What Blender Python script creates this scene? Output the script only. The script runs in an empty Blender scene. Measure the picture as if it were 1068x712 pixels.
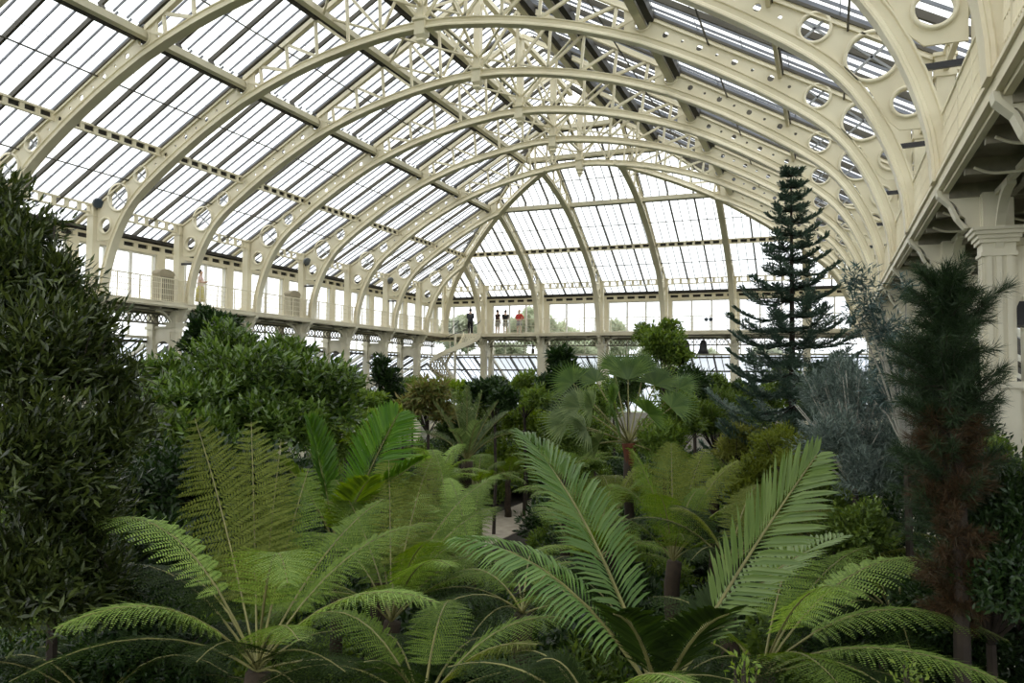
import bpy, math, random
import numpy as np
from mathutils import Vector, Matrix
random.seed(7); RNG = np.random.default_rng(7)
C = bpy.context.scene.collection
PI = math.pi
# ---------------------------------------------------------------- measures of the hall (metres, ground z=0)
CAMZ = 5.9
YAW, PITCH, ROLL, FPX = .3833, .0447, -.0094, 818.62
XC, HALF, SP, Y0, YF = -12.6, 14.34, 4.534, 22.86, 53.12
G = CAMZ + 3.1                     # gallery level
YR, KY = 39.0, (53.12 - 39.0) / 14.34
PIT, RIDGE = .571, 12.2            # roof slope and ridge height over the gallery
def U(t): return RIDGE - PIT * t

# ---------------------------------------------------------------- helpers
_cy, _sy = math.cos(YAW), math.sin(YAW); _cp, _sp = math.cos(PITCH), math.sin(PITCH); _cr, _sr = math.cos(ROLL), math.sin(ROLL)
def at(u, v, d):
    """point of the place seen in direction (u,v), d metres deep"""
    a = (u - 534) / FPX; b = (356 - v) / FPX
    r = _cr * a + _sr * b; w = -_sr * a + _cr * b
    d0 = _cp - _sp * w; h = _sp + _cp * w
    return Vector(((_cy * r - _sy * d0) * d, (_sy * r + _cy * d0) * d, h * d + CAMZ))

class MB:
    def __init__(s): s.v = []; s.f = []; s.sm = False
    def quadstrip(s, loops, closed=True, caps=True):
        n = len(loops[0]); b = len(s.v)
        for L in loops: s.v += [tuple(p) for p in L]
        for i in range(len(loops) - 1):
            for j in range(n if closed else n - 1):
                k = (j + 1) % n
                s.f.append((b + i * n + j, b + i * n + k, b + (i + 1) * n + k, b + (i + 1) * n + j))
        if caps and closed:
            s.f.append(tuple(b + j for j in reversed(range(n))))
            s.f.append(tuple(b + (len(loops) - 1) * n + j for j in range(n)))
        return s
    def box(s, x0, x1, y0, y1, z0, z1):
        b = len(s.v)
        s.v += [(x, y, z) for z in (z0, z1) for y in (y0, y1) for x in (x0, x1)]
        for q in ((0, 2, 3, 1), (4, 5, 7, 6), (0, 1, 5, 4), (2, 6, 7, 3), (0, 4, 6, 2), (1, 3, 7, 5)):
            s.f.append(tuple(b + i for i in q))
        return s
    def bar(s, p, q, w, h=None, up=(0, 0, 1)):
        h = h or w
        p = Vector(p); q = Vector(q); d = (q - p).normalized(); up = Vector(up)
        sd = d.cross(up)
        if sd.length < 1e-4: sd = d.cross(Vector((0, 1, 0)))
        sd.normalize(); u2 = sd.cross(d)
        c = [sd * w / 2 * i + u2 * h / 2 * j for i, j in ((-1, -1), (1, -1), (1, 1), (-1, 1))]
        return s.quadstrip([[p + k for k in c], [q + k for k in c]])
    def tube(s, pts, r, n=6, r1=None):
        pts = [Vector(p) for p in pts]; loops = []; m = len(pts)
        ref = Vector((0, 0, 1)) if abs((pts[-1] - pts[0]).normalized().z) < .9 else Vector((1, 0, 0))
        for i, p in enumerate(pts):
            d = (pts[min(i + 1, m - 1)] - pts[max(i - 1, 0)]).normalized()
            a = d.cross(ref).normalized(); b = a.cross(d)
            rr = r if r1 is None else r + (r1 - r) * i / (m - 1)
            loops.append([p + (a * math.cos(2 * PI * k / n) + b * math.sin(2 * PI * k / n)) * rr for k in range(n)])
        return s.quadstrip(loops)
    def lathe(s, x, y, prof, n=16, sq=False):
        loops = []
        for (r, z) in prof:
            if sq: loops.append([(x + i * r, y + j * r, z) for i, j in ((-1, -1), (1, -1), (1, 1), (-1, 1))])
            else: loops.append([(x + r * math.cos(2 * PI * k / n), y + r * math.sin(2 * PI * k / n), z) for k in range(n)])
        return s.quadstrip(loops)
    def sweep2(s, pts, sec, F):
        """sweep a section (across, along the in-plane normal) down a path of (t,h)"""
        loops = []; m = len(pts)
        for i, p in enumerate(pts):
            a = pts[max(i - 1, 0)]; b = pts[min(i + 1, m - 1)]
            dx, dy = b[0] - a[0], b[1] - a[1]; L = math.hypot(dx, dy); nx, ny = -dy / L, dx / L
            if ny < 0 or (abs(ny) < 1e-6 and nx < 0): nx, ny = -nx, -ny
            if FLIP[0]: nx, ny = abs(nx), abs(ny)
            loops.append([F(p[0] + nx * c, p[1] + ny * c, w) for (w, c) in sec])
        return s.quadstrip(loops)
    def cell(s, poly, c, r, F, th=.05, n=28):
        """plate with one round hole"""
        ang = sorted(set([round(2 * PI * k / n, 4) for k in range(n)] + [round(math.atan2(p[1] - c[1], p[0] - c[0]) % (2 * PI), 4) for p in poly]))
        out = []; inn = []
        for a in ang:
            dx, dy = math.cos(a), math.sin(a); best = 1e9
            for i in range(len(poly)):
                x1, y1 = poly[i][0] - c[0], poly[i][1] - c[1]; x2, y2 = poly[(i + 1) % len(poly)][0] - c[0], poly[(i + 1) % len(poly)][1] - c[1]
                ex, ey = x2 - x1, y2 - y1; den = dx * ey - dy * ex
                if abs(den) < 1e-9: continue
                T = (x1 * ey - y1 * ex) / den; q = (x1 * dy - y1 * dx) / den
                if T > 0 and -1e-3 <= q <= 1.001: best = min(best, T)
            best = max(best, r * 1.02) if best < 1e8 else r * 1.1
            out.append((c[0] + dx * best, c[1] + dy * best)); inn.append((c[0] + dx * r, c[1] + dy * r))
        b = len(s.v); N = len(ang)
        for L, w in ((out, -th / 2), (inn, -th / 2), (inn, th / 2), (out, th / 2)): s.v += [tuple(F(p[0], p[1], w)) for p in L]
        for i in range(N):
            j = (i + 1) % N
            for k in range(4):
                a0, a1 = k * N, ((k + 1) % 4) * N
                s.f.append((b + a0 + i, b + a1 + i, b + a1 + j, b + a0 + j))
        return s
    def rim(s, c, r, F, w=.07, th=.16, n=32):
        loops = []
        for k in range(n + 1):
            a = 2 * PI * k / n
            loops.append([F(c[0] + math.cos(a) * q, c[1] + math.sin(a) * q, z) for q, z in ((r, -th / 2), (r + w, -th / 2), (r + w, th / 2), (r, th / 2))])
        return s.quadstrip(loops, caps=False)
    def build(s, name, mat, parent=None, smooth=False):
        me = bpy.data.meshes.new(name); me.from_pydata([tuple(v) for v in s.v], [], s.f); me.update()
        if smooth: me.shade_smooth()
        me.materials.append(mat)
        return link(name, me, parent)
FLIP = [False]
def link(name, me, parent=None):
    o = bpy.data.objects.new(name, me); C.objects.link(o)
    if parent is not None:
        o.parent = parent; o.matrix_parent_inverse = Matrix.Translation(-parent.location) if parent.type == 'EMPTY' and parent.parent is None else Matrix()
    return o
def tag(o, label=None, cat=None, group=None, kind=None):
    if label: o['label'] = label
    if cat: o['category'] = cat
    if group: o['group'] = group
    if kind: o['kind'] = kind
    return o
def thing(name, loc, label=None, cat=None, group=None, kind=None):
    o = bpy.data.objects.new(name, None); C.objects.link(o); o.location = loc; o.empty_display_size = .2
    return tag(o, label, cat, group, kind)

# ---------------------------------------------------------------- materials
def mat(name, col, rough=.6, var=.12, scale=3., metal=0., bump=0., dirt=None):
    m = bpy.data.materials.new(name); m.use_nodes = True; nt = m.node_tree; b = nt.nodes['Principled BSDF']
    b.inputs['Roughness'].default_value = rough; b.inputs['Metallic'].default_value = metal
    tc = nt.nodes.new('ShaderNodeTexCoord'); n = nt.nodes.new('ShaderNodeTexNoise'); n.inputs['Scale'].default_value = scale; n.inputs['Detail'].default_value = 6
    nt.links.new(tc.outputs['Object'], n.inputs['Vector'])
    r = nt.nodes.new('ShaderNodeValToRGB'); r.color_ramp.elements[0].position = .3; r.color_ramp.elements[1].position = .7
    d = dirt or tuple(c * (1 - var * 2) for c in col)
    r.color_ramp.elements[0].color = (*d, 1); r.color_ramp.elements[1].color = (*col, 1)
    nt.links.new(n.outputs['Fac'], r.inputs['Fac']); nt.links.new(r.outputs['Color'], b.inputs['Base Color'])
    if bump:
        bp = nt.nodes.new('ShaderNodeBump'); bp.inputs['Strength'].default_value = bump; nt.links.new(n.outputs['Fac'], bp.inputs['Height']); nt.links.new(bp.outputs['Normal'], b.inputs['Normal'])
    return m
def leafmat(name, c1, c2, rough=.45, trans=.3, spec=.4, tcol=None):
    """leaf colour varies leaf by leaf"""
    m = bpy.data.materials.new(name); m.use_nodes = True; nt = m.node_tree; b = nt.nodes['Principled BSDF']
    g = nt.nodes.new('ShaderNodeNewGeometry'); mx = nt.nodes.new('ShaderNodeMix'); mx.data_type = 'RGBA'
    mx.inputs[6].default_value = (*c1, 1); mx.inputs[7].default_value = (*c2, 1)
    nt.links.new(g.outputs['Random Per Island'], mx.inputs[0])
    oi = nt.nodes.new('ShaderNodeObjectInfo'); hs = nt.nodes.new('ShaderNodeHueSaturation')
    mr = nt.nodes.new('ShaderNodeMapRange'); mr.inputs[3].default_value = .8; mr.inputs[4].default_value = 1.2
    nt.links.new(oi.outputs['Random'], mr.inputs[0]); nt.links.new(mr.outputs[0], hs.inputs['Value']); nt.links.new(mx.outputs[2], hs.inputs['Color'])
    nt.links.new(hs.outputs[0], b.inputs['Base Color']); b.inputs['Roughness'].default_value = rough
    b.inputs['Specular IOR Level'].default_value = spec
    tr = nt.nodes.new('ShaderNodeBsdfTranslucent'); h2 = nt.nodes.new('ShaderNodeHueSaturation'); h2.inputs['Saturation'].default_value = 1.2; h2.inputs['Value'].default_value = 1.5; h2.inputs['Hue'].default_value = .49
    nt.links.new(hs.outputs[0], h2.inputs['Color']); nt.links.new(h2.outputs[0], tr.inputs['Color'])
    ms = nt.nodes.new('ShaderNodeMixShader'); ms.inputs[0].default_value = trans
    nt.links.new(b.outputs[0], ms.inputs[1]); nt.links.new(tr.outputs[0], ms.inputs[2]); nt.links.new(ms.outputs[0], nt.nodes['Material Output'].inputs[0])
    return m
def glassmat(name, tint, gl=.06, wash=0.):
    m = bpy.data.materials.new(name); m.use_nodes = True; nt = m.node_tree; nt.nodes.remove(nt.nodes['Principled BSDF'])
    t = nt.nodes.new('ShaderNodeBsdfTransparent'); n = nt.nodes.new('ShaderNodeTexNoise'); n.inputs['Scale'].default_value = .9
    tc = nt.nodes.new('ShaderNodeTexCoord'); nt.links.new(tc.outputs['Object'], n.inputs['Vector'])
    r = nt.nodes.new('ShaderNodeValToRGB'); r.color_ramp.elements[0].color = (*[c * .86 for c in tint], 1); r.color_ramp.elements[1].color = (*tint, 1)
    r.color_ramp.elements[0].position = .35; r.color_ramp.elements[1].position = .6
    nt.links.new(n.outputs['Fac'], r.inputs[0]); nt.links.new(r.outputs[0], t.inputs[0])
    g = nt.nodes.new('ShaderNodeBsdfGlossy'); g.inputs['Roughness'].default_value = .05
    ms = nt.nodes.new('ShaderNodeMixShader'); ms.inputs[0].default_value = gl
    nt.links.new(t.outputs[0], ms.inputs[1]); nt.links.new(g.outputs[0], ms.inputs[2]); out = ms
    if wash:   # shading paint on the panes
        tl = nt.nodes.new('ShaderNodeBsdfTranslucent'); tl.inputs[0].default_value = (.80, .85, .92, 1); out = nt.nodes.new('ShaderNodeMixShader'); out.inputs[0].default_value = wash
        nt.links.new(ms.outputs[0], out.inputs[1]); nt.links.new(tl.outputs[0], out.inputs[2])
    nt.links.new(out.outputs[0], nt.nodes['Material Output'].inputs[0])
    return m
M = dict(
    cream=mat('cream_paint', (.80, .74, .56), .45, .06, .8, dirt=(.70, .63, .46)),
    cream2=mat('cream_paint_worn', (.76, .71, .55), .5, .1, 1.2),
    rafter=mat('shaded_rafter', (.085, .075, .055), .6, .15, 1.5),  # wood brown with the shade under the roof put into it
    louvre=mat('dark_louvre', (.03, .026, .02), .7, .1, 2.),
    bar=mat('glazing_bar', (.17, .18, .21), .5, .1, 2.),
    white=mat('white_paint', (.82, .80, .74), .5, .05, 2.),
    deck=mat('gallery_deck', (.28, .25, .19), .8, .2, 3.),
    grille=mat('cast_grille', (.30, .27, .20), .7, .2, 5.),
    black=mat('black_metal', (.03, .03, .035), .4, .1, 4.),
    steel=mat('grey_steel', (.35, .36, .37), .4, .1, 4., metal=.7),
    soil=mat('soil', (.03, .022, .014), .95, .25, 4., bump=.5),
    path=mat('path_stone', (.42, .36, .28), .85, .15, 3.),
    stone=mat('bed_stone', (.36, .33, .28), .85, .2, 5., bump=.3),
    grass=mat('lawn', (.10, .16, .05), .9, .2, .3),
    brick=mat('pale_masonry', (.5, .46, .38), .8, .1, 2.),
    glass=glassmat('roof_glass', (.95, .97, .96), .04),
    glass2=glassmat('window_glass', (.94, .96, .96), .06),
    glass3=glassmat('lean_to_glass', (.62, .68, .76), .10, .55),
)

# ---------------------------------------------------------------- rib profile
LP = [(14.27, 0), (14.25, .4), (14.2, .8), (14.09, 1.25), (13.95, 1.7), (13.75, 2.2), (13.5, 2.7), (13.2, 3.18), (12.95, 3.5), (12.65, 3.82), (12.3, 4.12), (11.9, 4.42), (11.5, 4.7),
      (10.9, 5.1), (10.27, 5.5), (9.4, 6.02), (8.5, 6.5), (7.5, 6.99), (6.5, 7.38), (5.5, 7.72), (4.7, 7.95), (3.8, 8.17), (2.8, 8.37), (1.9, 8.5), (1.0, 8.61), (0, 8.65)]
def Lh(t):
    for i in range(len(LP) - 1):
        if LP[i + 1][0] <= t <= LP[i][0]:
            a, b = LP[i], LP[i + 1]; q = (a[0] - t) / (a[0] - b[0]) if a[0] != b[0] else 0
            return a[1] + (b[1] - a[1]) * q
    return 0
FSEC = [(-.17, -.15), (.17, -.15), (.17, -.11), (.12, -.085), (.10, -.04), (.05, -.01), (.05, .11), (.09, .13), (.09, .16), (-.09, .16), (-.09, .13), (-.05, .11), (-.05, -.01), (-.10, -.04), (-.12, -.085), (-.17, -.11)]
CT = .37
def frame(O, e, p):
    return lambda t, h, a: Vector((O[0] + e[0] * t + p[0] * a, O[1] + e[1] * t + p[1] * a, G + h))
def F_left(y): return frame((XC, y), (-1, 0), (0, 1))
def F_right(y): return frame((XC, y), (1, 0), (0, 1))
def F_far(x): return frame((x, YR), (0, KY), (1, 0))
def F_hip(sg):
    n = math.hypot(1, KY); return frame((XC, YR), (sg, KY), (KY / n, -sg / n))

def half_rib(root, F, tmin, post=True, tie=False, hip=False):
    w = lambda l: [p for p in l if p[0] > tmin + .02]
    # curved lower flange
    pts = w(LP) + [(tmin, Lh(tmin))]
    b = MB(); b.sweep2(pts, FSEC, F); b.build('flange', M['cream'], root)
    b = MB(); b.sweep2([(16.0, U(16.0) - .22), (tmin, U(tmin) - .22)], [(-.09, 0), (.09, 0), (.09, .04), (.045, .06), (.045, .2), (-.045, .2), (-.045, .06), (-.09, .04)], F)
    b.build('rafter', M['cream'], root)
    up = lambda t: U(t) - .17
    lo = lambda t: Lh(t) + .08
    # pierced plate
    if tmin < 11:
        b = MB(); a = max(7.95, tmin + .05); nC = max(2, int(round((11.9 - a) / .49)))
        for i in range(nC):
            t0 = a + (11.9 - a) * i / nC; t1 = a + (11.9 - a) * (i + 1) / nC; c = ((t0 + t1) / 2)
            b.cell([(t0, lo(t0)), (t1, lo(t1)), (t1, up(t1)), (t0, up(t0))], (c, (lo(c) + up(c)) / 2 + .02), .095 if i % 2 == 0 else .05, F, .05, 12)
        # rivets
        for i in range(nC):
            t0 = a + (11.9 - a) * i / nC
            for q in (.2, .8):
                p = F(t0, lo(t0) * (1 - q) + up(t0) * q, 0); pn = F(t0, lo(t0) * (1 - q) + up(t0) * q, 1) - p
                b.bar(p - pn * .04, p + pn * .04, .035, .035)
        b.build('web_plate', M['cream'], root)
    # spandrel openings
    if tmin < 7:
        b = MB(); rg = MB(); b.cell([(6.95, lo(6.95)), (7.95, lo(7.95)), (7.95, up(7.95)), (6.95, up(6.95))], (7.5, 7.52), .25, F, .05, 24); rg.rim((7.5, 7.52), .22, F, .06, .12, 20); b.build('spandrel_plate', M['cream'], root); rg.build('spandrel_ring', M['cream'], root, True)
    b = MB()
    if tmin < 11.9:
        b.cell([(11.9, lo(11.9)), (12.55, lo(12.55)), (12.86, lo(12.86)), (12.86, up(12.86)), (11.9, up(11.9))], (12.38, 4.67), .33, F, .05); rg = MB(); rg.rim((12.38, 4.67), .30, F); rg.build('spandrel_ring', M['cream'], root, True)
    if tmin < 12.5:
        b.cell([(12.86, lo(12.86)), (13.2, lo(13.2)), (13.42, 3.22), (14.0, 3.2), (14.67, 3.3), (14.67, up(14.67)), (12.86, up(12.86))], (13.52, 3.86), .52, F, .05); rg = MB(); rg.rim((13.52, 3.86), .50, F, .08, .18); rg.build('spandrel_ring', M['cream'], root, True)
    if tmin < 13:
        b.cell([(13.42, 3.22), (13.62, 2.85), (13.85, 2.4), (14.05, 2.2), (14.67, 2.2), (14.67, 3.3), (14.0, 3.2)], (14.2, 2.78), .3, F, .05); rg = MB(); rg.rim((14.2, 2.78), .28, F); rg.build('spandrel_ring', M['cream'], root, True)
    b.build('spandrel_plate', M['cream'], root)
    if tmin < 12.5:
        for (c, r) in (((13.52, 3.86), .5), ((12.38, 4.67), .3)):
            b = MB()
            for sg in (1, -1):
                b.bar(F(c[0] - r * .75, c[1] - r * .62 * sg, 0), F(c[0] + r * .75, c[1] + r * .62 * sg, 0), .05, .05)
            b.build('cross_brace', M['steel'], root)
    # open lattice towards the crown
    if tmin < 6:
        ns = [t for t in (6.6, 5.45, 4.2, 2.9, 1.6) if t > tmin + .2]
        for i, t in enumerate(ns):
            nt = ns[i - 1] if i else 7.35
            m = MB(); m.bar(F(t, Lh(t) + .12, 0), F(t + .12, up(t + .12), 0), .085, .10); m.build('strut', M['cream'], root)
            m = MB(); m.bar(F(t - .05, Lh(t) + .12, 0), F(nt + .1, up(nt + .1), 0), .085, .10); m.build('diagonal', M['cream'], root)
        if tmin == 0:
            m = MB(); m.bar(F(.15, 8.95, 0), F(1.75, up(1.75), 0), .085, .10); m.build('diagonal', M['cream'], root)
            m = MB(); m.bar(F(1.5, 8.8, 0), F(.15, 11.4, 0), .07, .08); m.build('diagonal', M['cream'], root)
    if tmin > 0 and tmin < 7:
        pass
    if post:
        b = MB()
        for (hw, z0, z1) in ((.24, .02, .25), (.17, .25, 3.2), (.21, 3.2, 3.3), (.19, 3.3, 3.62), (.23, 3.62, 3.7)):
            q = [(14.9 - hw, -hw), (14.9 + hw, -hw), (14.9 + hw, hw), (14.9 - hw, hw)]
            if hip: q = [(14.35 - hw, -hw), (14.35 + hw, -hw), (14.35 + hw, hw), (14.35 - hw, hw)]
            b.quadstrip([[F(t, z, a) for t, a in q] for z in (z0, z1)])
        b.build('post', M['cream'], root)
    if tie:
        m = MB(); m.bar(F(13.9, 1.85, 0), F(14.75, 1.88, 0), .07, .1); m.build('tie_bar', M['black'], root)
FLIP[0] = True
ORD = {-4: 'nearest', -3: 'second', -2: 'third', -1: 'fourth', 0: 'fifth', 1: 'sixth', 2: 'seventh', 3: 'eighth', 4: 'farthest'}
for n in range(-4, 5):
    y = Y0 + n * SP
    root = thing('arched_rib', (XC, y, G), 'cream iron full arch spanning the nave, %s%s of the full arches' % (ORD[n], '' if n in (-4, 4) else ' from the front'), 'roof arch', 'full arches across the nave')
    half_rib(root, F_left(y), 0., tie=n in (1, 3)); half_rib(root, F_right(y), 0., tie=n < 3)
    F = F_left(y)
    b = MB(); b.bar(F(0, 8.6, 0), F(0, 12.0, 0), .30, .26, (1, 0, 0)); b.build('king_post', M['cream'], root)
    b = MB(); b.lathe(XC, y, [(.10, G + 8.05), (.15, G + 8.12), (.11, G + 8.2), (.15, G + 8.26), (.19, G + 8.32), (.19, G + 8.76), (.25, G + 8.8), (.25, G + 8.87), (.16, G + 8.9)], sq=True)
    b.lathe(XC, y, [(.02, G + 7.9), (.07, G + 7.95), (.08, G + 8.05)], 10)
    b.build('pendant', M['cream'], root)
for sg, nm in ((-1, 'left'), (1, 'right')):
    root = thing('hip_rib', (XC + sg * HALF, YF, G), 'cream curved hip rib rising diagonally from the far %s gallery corner' % nm, 'roof arch')
    half_rib(root, F_hip(sg), 1.9, hip=True)
    for n in (5, 6):
        y = Y0 + n * SP; root = thing('jack_rib', (XC + sg * HALF, y, G), 'short cream curved rib on the %s side gallery, %s the far corner' % (nm, 'second from' if n == 5 else 'next to'), 'roof arch', 'half ribs along the sides')
        half_rib(root, (F_left if sg < 0 else F_right)(y), (y - YR) / KY, tie=(n == 5 and sg < 0))
for i, k in enumerate((-2.5, -1.5, -.5, .5, 1.5, 2.5)):
    x = XC + k * SP; root = thing('jack_rib', (x, YF, G), 'cream curved rib rising from the far gallery, %s from the left' % ['first', 'second', 'third', 'fourth', 'fifth', 'sixth'][i], 'roof arch', 'half ribs along the far end')
    half_rib(root, F_far(x), abs(x - XC))

# ---------------------------------------------------------------- purlins
YN = -6.0
def slope(side):
    if side == 'left': return lambda a, t, h: Vector((XC - t, a, G + h))
    if side == 'right': return lambda a, t, h: Vector((XC + t, a, G + h))
    return lambda a, t, h: Vector((a, YR + KY * t, G + h))
def arange(side, t):
    return (YN, YR + KY * t) if side != 'far' else (XC - t, XC + t)
for side in ('left', 'right', 'far'):
    P = slope(side)
    for (t, h, kind, lab) in ((14.9, 3.5, 'girder', 'lowest, at the post tops'), (11.4, U(11.4) - .22, 'slotted', 'second from the gallery'), (7.45, U(7.45) - .28, 'solid', 'third, at the break of the roof'),
                              (3.9, U(3.9) - .28, 'solid', 'fourth, high among the lattices'), (2.0, U(2.0) - .25, 'solid', 'topmost, under the lantern')):
        a0, a1 = arange(side, t)
        root = thing('purlin', P(a0, t, h), 'cream purlin along the %s roof slope, %s' % (side, lab), 'purlin', 'purlins of the roof')
        b = MB()
        if kind == 'solid':
            b.bar(P(a0, t, h - .02), P(a1, t, h - .02), .20, .20); b.bar(P(a0, t, h - .14), P(a1, t, h - .14), .26, .05); b.build('beam', M['cream2'], root)
            d = MB(); d.bar(P(a0, t + .3, U(t + .3) - .12), P(a1, t + .3, U(t + .3) - .12), .22, .3); d.build('louvre_board', M['louvre'], root)
        else:
            hh = .34 if kind == 'girder' else .26
            b.bar(P(a0, t, h + hh / 2), P(a1, t, h + hh / 2), .1, .07); b.bar(P(a0, t, h - hh / 2), P(a1, t, h - hh / 2), .1, .07)
            n = max(2, int((a1 - a0) / .55))
            for i in range(n + 1):
                a = a0 + (a1 - a0) * i / n
                b.bar(P(a - .085, t, h), P(a + .085, t, h), .06, hh)
            b.build('slotted_beam', M['cream'], root)
            if kind == 'slotted':
                d = MB(); d.bar(P(a0, t + .09, h + .02), P(a1, t + .09, h + .02), .03, .2); d.build('backing_timber', M['louvre'], root)
    for t in (13.05, 9.45, 5.7):
        a0, a1 = arange(side, t)
        r = MB(); r.tube([P(a0, t, U(t) - .24), P(a1, t, U(t) - .24)], .028, 5); o = r.build('tie_rod', M['rafter'])
        tag(o, 'thin dark tie rod along the %s roof slope %s' % (side, {13.05: 'low above the gallery', 9.45: 'between the second and third purlins', 5.7: 'above the break of the roof'}[t]), 'tie rod', 'tie rods of the roof')
# ridge beams and crossed braces at the crown
root = thing('ridge_beam', (XC, YN, G + 12), 'cream ridge beam along the top of the roof', 'ridge beam')
b = MB(); b.bar((XC, YN, G + 11.95), (XC, YR + .3, G + 11.95), .24, .2); b.build('beam', M['cream'], root)
b = MB(); b.bar((XC, YN, G + 9.35), (XC, Y0 + 4 * SP, G + 9.35), .12, .1); b.build('lower_chord', M['cream'], root)
for n in range(-4, 4):
    y = Y0 + n * SP
    for (z0, z1) in ((9.3, 11.8), (11.8, 9.3)):
        b = MB(); b.bar((XC, y + .15, G + z0), (XC, y + SP - .15, G + z1), .09, .09); b.build('cross_brace', M['cream'], root)
    for sg in (-1, 1):
        b = MB(); b.bar((XC + sg * .15, y + .1, G + 9.3), (XC + sg * 3.9, y + SP - .1, G + U(3.9) - .35), .07, .07); b.build('wind_brace', M['cream'], root)
        b = MB(); b.bar((XC + sg * .15, y + SP - .1, G + 9.3), (XC + sg * 3.9, y + .1, G + U(3.9) - .35), .07, .07); b.build('wind_brace', M['cream'], root)

# ---------------------------------------------------------------- glazed roof (setting)
WIN = [0]
def window_root(loc, label=None):
    WIN[0] += 1
    return thing('window_%d' % WIN[0], loc, label, None, None, 'structure')
def roof_side(side):
    P = slope(side)
    for (ta, tb, dz) in ((16.3, 7.5, .05), (7.7, 2.0, .22), (2.3, 0., .5)):
        if side == 'far' and ta < 3: continue
        root = window_root(P(0, ta, U(ta)), 'sloping glazed roof of the %s side, %s' % (side, {16.3: 'lower slope', 7.7: 'upper slope', 2.3: 'lantern'}[ta]))
        # panes
        g = MB()
        if side == 'far':
            tl = max(tb, 0)
            q = [P(XC - ta, ta, U(ta) + dz), P(XC + ta, ta, U(ta) + dz), P(XC + tl, tl, U(tl) + dz), P(XC - tl, tl, U(tl) + dz)]
        else:
            q = [P(YN, ta, U(ta) + dz), P(YR + KY * ta, ta, U(ta) + dz), P(YR + KY * tb, tb, U(tb) + dz), P(YN, tb, U(tb) + dz)]
        g.v += [tuple(p) for p in q]; g.f.append((0, 1, 2, 3)); g.build('glass', M['glass'], root)
        bars = MB()
        if side == 'far': lo_, hi_, ref = XC - 16.2, XC + 16.2, XC + SP / 2
        else: lo_, hi_, ref = YN, YR + KY * 16.2, Y0
        k0 = int(math.ceil((lo_ - ref) / (SP / 9))); k1 = int((hi_ - ref) / (SP / 9))
        for k in range(k0, k1 + 1):
            a = ref + k * SP / 9
            tm = max(tb, abs(a - XC) if side == 'far' else (a - YR) / KY)
            if tm > ta - .1: continue
            if k % 3 == 0:
                if k % 9 == 0 and (side != 'far' or True):
                    bars.bar(P(a, ta, U(ta) + dz), P(a, tm, U(tm) + dz), .09, .12)
                    r = MB(); r.bar(P(a, ta, U(ta) + dz - .09), P(a, tm, U(tm) + dz - .09), .17, .07); r.build('rafter_cap', M['rafter'], root)
                else:
                    r = MB(); r.bar(P(a, ta, U(ta) + dz - .07), P(a, tm, U(tm) + dz - .07), .085, .16); r.build('rafter', M['rafter'], root)
            else:
                bars.bar(P(a, ta, U(ta) + dz - .02), P(a, tm, U(tm) + dz - .02), .035, .07)
        bars.build('glazing_bars', M['bar'], root)
        lap = MB(); t = ta - .9; j = 0
        while t > tb + .3:
            a0, a1 = arange(side, t)
            if side != 'far': a0 = YN
            lap.bar(P(a0, t, U(t) + dz + .012), P(a1, t, U(t) + dz + .012), .02, .008); t -= 1.25
        lap.build('lap_joints', M['bar'], root)
for s_ in ('left', 'right', 'far'): roof_side(s_)
# hip cap timbers
for sg, nm in ((-1, 'left'), (1, 'right')):
    F = F_hip(sg); b = MB(); b.bar(F(16.3, U(16.3) + .02, 0), F(0, U(0) + .1, 0), .2, .2)
    o = b.build('hip_rafter', M['rafter']); tag(o, 'dark hip timber where the far and %s roof slopes meet' % nm, 'hip rafter')

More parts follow.
